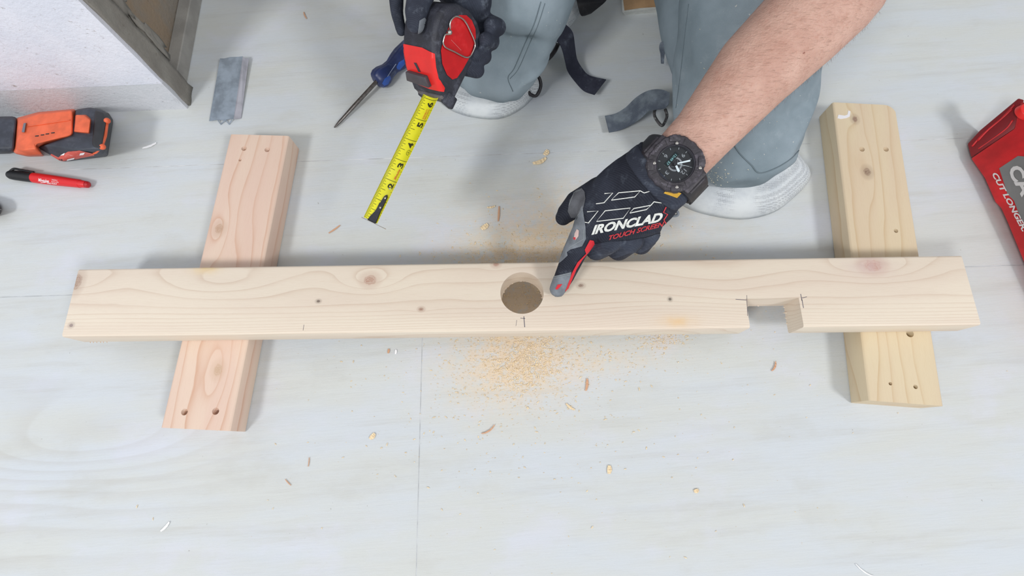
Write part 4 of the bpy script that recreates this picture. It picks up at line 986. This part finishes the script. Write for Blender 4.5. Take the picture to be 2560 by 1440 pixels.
obj('lock_slot', drape(KT, *poly2(Z2((395, 800), (430, 805), (485, 920), (455, 915))), lift=.0016, maxlen=3), Mrub, tm, smooth=False)
def wire(pts, lift, rad, tree=KT, nm='belt_clip', mt=Mchr):
    P_ = [];
    for q in catmull([Vector((a, b, 0)) for a, b in pts], 3):
        h = cast(tree, q.x, q.y, lift)
        if h is not None: P_.append(h)
    # guard against jumps at the rim
    P2 = [P_[0]]
    for p in P_[1:]:
        if (p-P2[-1]).length < .012: P2.append(p)
    return obj(nm, tube(P2, rad, 8), mt, tm)
wire(Z2((815, 440), (765, 440), (742, 500), (738, 560), (775, 612), (880, 662), (1010, 728), (1080, 722), (1128, 640), (1148, 570), (1128, 495), (1085, 400), (1040, 310), (985, 242), (905, 207), (850, 242), (825, 295), (826, 370)), .0030, .0009)
q = cast(KT, *Z2((820, 412))[0], .003); obj('clip_pivot', ball(q, .0028), Mchr, tm)
obj('plate_logo', drape(KT, *stroke2(Z2((850, 510), (980, 645)), 1.0), lift=.0015, maxlen=3), simple('pale_scratch', (222, 120, 120), .5), tm, smooth=False)
# mouth frame and feet
obj('mouth', xf(box(.0015, -.002, -.0005, .004, .040, .013, .001), TM), simple('grey_mouth', (92, 88, 90), .6, .1, 80, .3, (140, 138, 140), 60), tm)
obj('foot', xf(box(-.0005, .0185, -.006, .014, .008, .016, .002), TM), Mrub, tm); obj('foot', xf(box(-.0015, -.0215, -.006, .012, .008, .016, .002), TM), Mrub, tm)
# blade: cupped strip
LBL = (D(930, 553, .577)-mo).length
Mye = simple('yellow_blade', (224, 220, 36), .35, .02, 40, .12, (238, 238, 170), 60); Mink = simple('tape_ink', (44, 46, 18), .5); Mori = simple('tape_red_ink', (222, 110, 50), .5)
V, Fc = [], []; nx, ny = 60, 14
for sft in (0, -.0003):
    for i in range(nx+1):
        for j in range(ny+1):
            y = (j/ny-.5)*.0252; V.append(TM @ Vector((-.004+(LBL+.004)*i/nx, y*.985, .0002+sft+.0042*(y/.0126)**2)))
b2 = (nx+1)*(ny+1)
for i in range(nx):
    for j in range(ny):
        a = i*(ny+1)+j; Fc += [(a, a+ny+1, a+ny+2, a+1), (b2+a, b2+a+1, b2+a+ny+2, b2+a+ny+1)]
for i in range(nx):
    for j in (0, ny): a = i*(ny+1)+j; Fc.append((a, b2+a, b2+a+ny+1, a+ny+1) if j == 0 else (a, a+ny+1, b2+a+ny+1, b2+a))
for j in range(ny):
    a = nx*(ny+1)+j; Fc.append((a, b2+a, b2+a+1, a+1))
bl = obj('blade', (V, Fc), Mye, tm)
def bp(x, y, h=.00012): return TM @ Vector((x, y, .0002+h+.0042*(y/.0126)**2))
def bprint(V2, Fc2, name, mt, ml=.0015):
    bm = sub2d(V2, Fc2, ml)
    for v in bm.verts: v.co = bp(v.co.x, v.co.y, .00025)
    return obj(name, bmg(bm), mt, bl, smooth=False)
INCH = .0254; tip0 = LBL
ticks = ([], [])
def tk(x, y0, y1, wd=.00022):
    global ticks; ticks = join(ticks, ([(x-wd, y0), (x+wd, y0), (x+wd, y1), (x-wd, y1)], [(0, 1, 2, 3)]))
for k in range(1, int(LBL/INCH*16)+1):
    x = tip0-k*INCH/16
    if k % 16 == 0: tk(x, -.0122, .0122, .00026)
    else:
        L = .0085 if k % 8 == 0 else .0060 if k % 4 == 0 else .0044 if k % 2 == 0 else .003
        tk(x, -.0122, -.0122+L); 
        if k % 2 == 0: tk(x, .0122-L*.55, .0122)
bprint(ticks[0], ticks[1], 'graduation_marks', Mink, .003)
for k in range(1, 7):
    V2, F2 = text2(str(k), .03); x1 = tip0-k*INCH+.0018
    # digits read toward the case; their tops point to the left rim
    V3 = [(x1+.0062*1.15-u*.0062*1.0, .0030-v*.0098+.0035) for u, v in V2]
    bprint(V3, [f[::-1] for f in F2], 'inch_numeral', Mink)
    
def small(s, xa, L, y0, h, nm, mt):
    V2, F2 = text2(s, .02, .2); bprint([(xa-u*L, y0-v*h) for u, v in V2], F2, nm, mt, .001)
small('Milwaukee', tip0-3*INCH+.0228, .0125, .0045, .0042, 'maker_print', Mori)
small('MAX WIDTH', tip0-6*INCH+.0238, .0125, .0050, .0022, 'maker_print', Mori); small('DURABILITY', tip0-6*INCH+.0238, .0125, .0015, .0022, 'maker_print', Mori)
ci = ([], [])
for i in range(24):
    a, b = 2*math.pi*i/24, 2*math.pi*(i+1)/24; cx_, cy_ = tip0-3*INCH-.0110, .0035
    ci = join(ci, ([(cx_+.0032*math.cos(a), cy_+.0032*math.sin(a)), (cx_+.0032*math.cos(b), cy_+.0032*math.sin(b)), (cx_+.0028*math.cos(b), cy_+.0028*math.sin(b)), (cx_+.0028*math.cos(a), cy_+.0028*math.sin(a))], [(0, 1, 2, 3)]))
bprint(*join(ci, stroke2([(tip0-3*INCH-.0125, .0035), (tip0-3*INCH-.0095, .0035)], .0004), stroke2([(tip0-3*INCH-.0110, .002), (tip0-3*INCH-.0110, .005)], .0004)), 'round_symbol', Mink, .002)
# hook
hk = [(tip0-.031, .0005), (tip0-.033, .0022), (tip0-.034, .0040), (tip0-.031, .0068), (tip0-.012, .0068), (tip0-.004, .0085), (tip0+.001, .0085), (tip0+.001, -.0060), (tip0-.004, -.0052), (tip0-.012, -.0020)]
hk = [(a, b-.0005) for a, b in hk]
hg = skewg([[bp(a, b, .0004) for a, b in hk], [bp(a, b, .0015) for a, b in hk]]); obj('hook_plate', hg, Mrub, tm, smooth=False)
for a in (-.030, -.018): obj('rivet', xf(cyl(.0017, .0014, 0, .0008, 16), TM @ Matrix.Translation((tip0+a, .0036 if a < -.02 else .0032, .0020))), Mchr, tm)
obj('rivet', xf(cyl(.0016, .0013, 0, .0006, 16), TM @ Matrix.Translation((tip0-.042, .0018, .0006))), Mchr, tm)
obj('end_hook', xf(box(tip0+.0012, .0015, -.0005, .0008, .033, .011, .0002), TM), Mchr, tm)
# ------------------------------------------------------------------ the hand holding the tape
def TL(t, s, n): return TM @ Vector((t, s, n))
th = [cast(KT, *q, .0095) for q in ((1056, 66), (1056, 44), (1058, 22))]
hh = [chain([th[0], th[1], th[2], TL(-.105, -.006, .070), TL(-.130, -.010, .050)], [.0090, .0115, .0130, .0170, .024])]
pm = TL(-.128, -.022, .022); Wp = pm+(elR-pm).normalized()*.075; Wq = pm+(elR-pm).normalized()*.105
hh.append(chain([Wp, pm, TL(-.120, -.022, -.002)], [.029, .032, .028]))
for (t0, r_, s0_) in ((-.046, .0092, .012), (-.064, .0096, .018), (-.083, .0104, .025), (-.101, .0100, .022)):
    hh.append(chain([TL(-.110, -.024, -.008), TL(t0-.016, -.030, -.024), TL(t0-.008, .0, -.026), TL(t0-.004, .018, -.024), TL(t0+.004, s0_, -.010)], [.018, r_*1.1, r_*1.1, r_, r_*.85]))
hh.append(chain([D(1000, -70, .545), D(990, -20, .548), D(992, 30, .552), D(1003, 78, .556)], [.018, .0085, .0070, .0055]))
hv, hf = remesh(join(*hh), .0018, 6)
g2 = obj('glove', (hv, hf), Mgl2, PS); tag(g2, 'dusty dark glove gripping the tape measure'); HT = bvh((hv, hf))
obj('cuff', remesh(chain([Wp, Wq], [.0345, .0350]), .003, 3), Mdgrey, g2)
dd = drape(HT, *poly2([(1048, 52), (1060, 44), (1070, 52), (1066, 72), (1054, 86), (1044, 84)]), lift=.0006, maxlen=3)
if dd[1]: obj('thumb_pad', dd, Mgrey, g2)
# ------------------------------------------------------------------ knee pads
def pad_mat():
    t = NT('dusty_white_pad'); v = t.coord(); a = t.noise(v, 24, 5, .7); c = t.mix(t.ramp(a, .35, .7), (214, 219, 222), (196, 202, 208))
    vv = t.n('ShaderNodeTexVoronoi'); t.l(t.mapp(v, (1, 1, .6)), vv.inputs['Vector']); vv.inputs['Scale'].default_value = 420; vv.inputs['Randomness'].default_value = .15
    d = t.ramp(vv.outputs['Distance'], .25, .5); msk = t.ramp(t.noise(v, 16, 3), .42, .58)
    c = t.mix(t.math('MULTIPLY', t.math('MULTIPLY', t.math('SUBTRACT', 1, d), msk), .35), c, (166, 170, 178)); t.bump(t.math('MULTIPLY', d, msk), .0006); return t.out(c, .8, .2)
Mpad = pad_mat(); Mweb = glove_mat('black_webbing', (40, 42, 56), (58, 60, 74), .5, .9); Mwebd = glove_mat('dusty_webbing', (84, 92, 104), (128, 138, 146), .9, .4)
def shell(outline_px, z_edge, centre, zc, n=10, th=.004):
    """domed cap from its rim outline on the floor up to the crown"""
    V, Fc = [], []; m = len(outline_px); rim = [P(a, b, z_edge) for a, b in outline_px]; c = centre
    for k in range(n+1):
        f = k/n; s = math.cos(f*math.pi/2)**.55; h = math.sin(f*math.pi/2)**.8
        for p in rim: V.append(Vector((c.x+(p.x-c.x)*max(s, .02), c.y+(p.y-c.y)*max(s, .02), z_edge+(zc-z_edge)*h)))
    for k in range(n):
        for i in range(m): j = (i+1) % m; Fc.append((k*m+i, k*m+j, (k+1)*m+j, (k+1)*m+i))
    Fc.append(tuple(range(n*m, (n+1)*m))); Fc.append(tuple(range(m))[::-1]); return V, Fc
def smooth_outline(pts, n=4):
    q = catmull([Vector((a, b, 0)) for a, b in pts+[pts[0]]], n)[:-1]; return [(v.x, v.y) for v in q]
def kneepad(out_, c, zc, label):
    r = empty('knee_pad', c); g = shell(smooth_outline(out_), .001, c, zc)
    obj('cap', g, Mpad, r); tag(r, label, 'knee pad'); return r, bvh(g)
kp, kpt = kneepad([(1682, 470), (1700, 508), (1755, 534), (1850, 549), (1930, 533), (1984, 494), (2018, 452), (1990, 405), (1960, 360), (1850, 330), (1720, 380)], P(1850, 420, 0), .040, 'dusty white knee pad under the trouser knee beside the pointing hand')
def ribbon(A, B, z, th=.0016, dz=None):
    n = len(A); L0 = catmull([P(a[0], a[1], zz) for a, zz in zip(A, z)], 5); L1 = catmull([P(a[0], a[1], zz) for a, zz in zip(B, dz or z)], 5); V, Fc = [], []
    m = len(L0)
    for p, q in zip(L0, L1):
        V += [p, q, q-Vector((0, 0, th)), p-Vector((0, 0, th))]
    for i in range(m-1):
        for k in range(4): Fc.append((4*i+k, 4*i+(k+1) % 4, 4*i+4+(k+1) % 4, 4*i+4+k))
    Fc += [(3, 2, 1, 0), (4*m-4, 4*m-3, 4*m-2, 4*m-1)]; return V, Fc
def Z5(*p): return [(1100+a/3.879, b/3.879) for a, b in p]
autosm(obj('strap', ribbon(Z5((2230, 900), (2165, 872), (2090, 865), (2000, 885), (1900, 945), (1800, 1040), (1700, 1100), (1600, 1122)), Z5((2220, 1010), (2180, 1045), (2080, 1062), (2020, 1080), (1955, 1140), (1860, 1205), (1750, 1258), (1640, 1282)), [.055, .052, .048, .042, .03, .016, .010, .012], .0016), Mwebd, kp))
obj('buckle', tube(catmull([P(*q, .040) for q in Z5((2150, 1045), (2090, 1060), (2080, 1120), (2120, 1190), (2160, 1215), (2200, 1130), (2185, 1060))], 5), .0022, 8), simple('scuffed_buckle', (60, 58, 60), .4, .2, 100, .8, (200, 200, 200), 160), kp)
obj('edge_piping', tube(catmull([P(*q) for q in ((1968, 425, .030), (1985, 412, .032), (2000, 428, .022), (2013, 450, .006))], 5), .0032, 8), Mres2, kp)
autosm(obj('elastic_band', ribbon(Z5((2215, 250), (2180, 310), (2165, 350), (2200, 395)), Z5((2230, 240), (2235, 300), (2230, 350), (2240, 420)), [.07, .065, .06, .055]), Mres2, kp))
autosm(obj('elastic_band', ribbon(Z5((2200, 395), (2140, 410), (2128, 460), (2140, 520), (2145, 610)), Z5((2240, 440), (2200, 440), (2190, 480), (2178, 540), (2172, 612)), [.055, .055, .05, .04, .03]), Mwebd, kp))
kp, kpt = kneepad([(1085, 235), (1115, 268), (1170, 291), (1245, 298), (1300, 275), (1336, 240), (1350, 212), (1330, 160), (1300, 90), (1200, 90), (1110, 140)], P(1225, 200, 0), .040, 'dusty white knee pad under the trouser knee beside the tape measure')
autosm(obj('shin_support', ribbon([(1392, 84), (1420, 66), (1450, 34), (1480, -20)], [(1372, 80), (1380, 50), (1392, 10), (1405, -30)], [.010, .016, .020, .022], .003, [.035, .04, .045, .05]), Mpad, kp))
obj('end_loop', tube(catmull([P(*q) for q in ((1318, 205, .03), (1330, 190, .034), (1346, 192, .034), (1352, 215, .026), (1342, 238, .016), (1326, 236, .016), (1314, 218, .022))], 5), .0026, 8), Mres2, kp)
autosm(obj('loop_pad', ribbon([(1326, 194), (1322, 212), (1328, 232)], [(1343, 194), (1347, 214), (1338, 236)], [.034, .028, .018]), Mpad, kp))
autosm(obj('strap', ribbon(Z5((1100, 330), (1165, 225), (1235, 250), (1290, 320), (1310, 450), (1330, 570), (1380, 660), (1450, 730), (1612, 770)), Z5((1060, 390), (1100, 385), (1150, 410), (1185, 480), (1212, 590), (1240, 690), (1320, 800), (1400, 880), (1500, 916)), [.05, .055, .055, .050, .040, .028, .018, .014, .020]), Mweb, kp))
obj('buckle', tube(catmull([P(*q, .036) for q in Z5((1130, 400), (1060, 400), (1035, 450), (1025, 540), (1000, 600), (1060, 560), (1110, 500), (1145, 430))], 4), .0032, 8), Mres2, kp)
autosm(obj('upper_strap', ribbon([(1438, -20), (1444, 10), (1452, 36), (1462, 38)], [(1530, -20), (1512, 4), (1488, 24), (1478, 32)], [.05, .045, .034, .028]), Mres2, kp))
# boots behind, mostly hidden by the legs
for fx, fy in ((.30, .86), (.03, .90)):
    g = remesh(join(chain([Vector((fx, fy-.06, .05)), Vector((fx, fy+.03, .06)), Vector((fx, fy+.12, .035))], [.045, .048, .035])), .004, 3)
    b = obj('boot', ([Vector((v.x, v.y, max(v.z, .001))) for v in g[0]], g[1]), Mres2, PS)
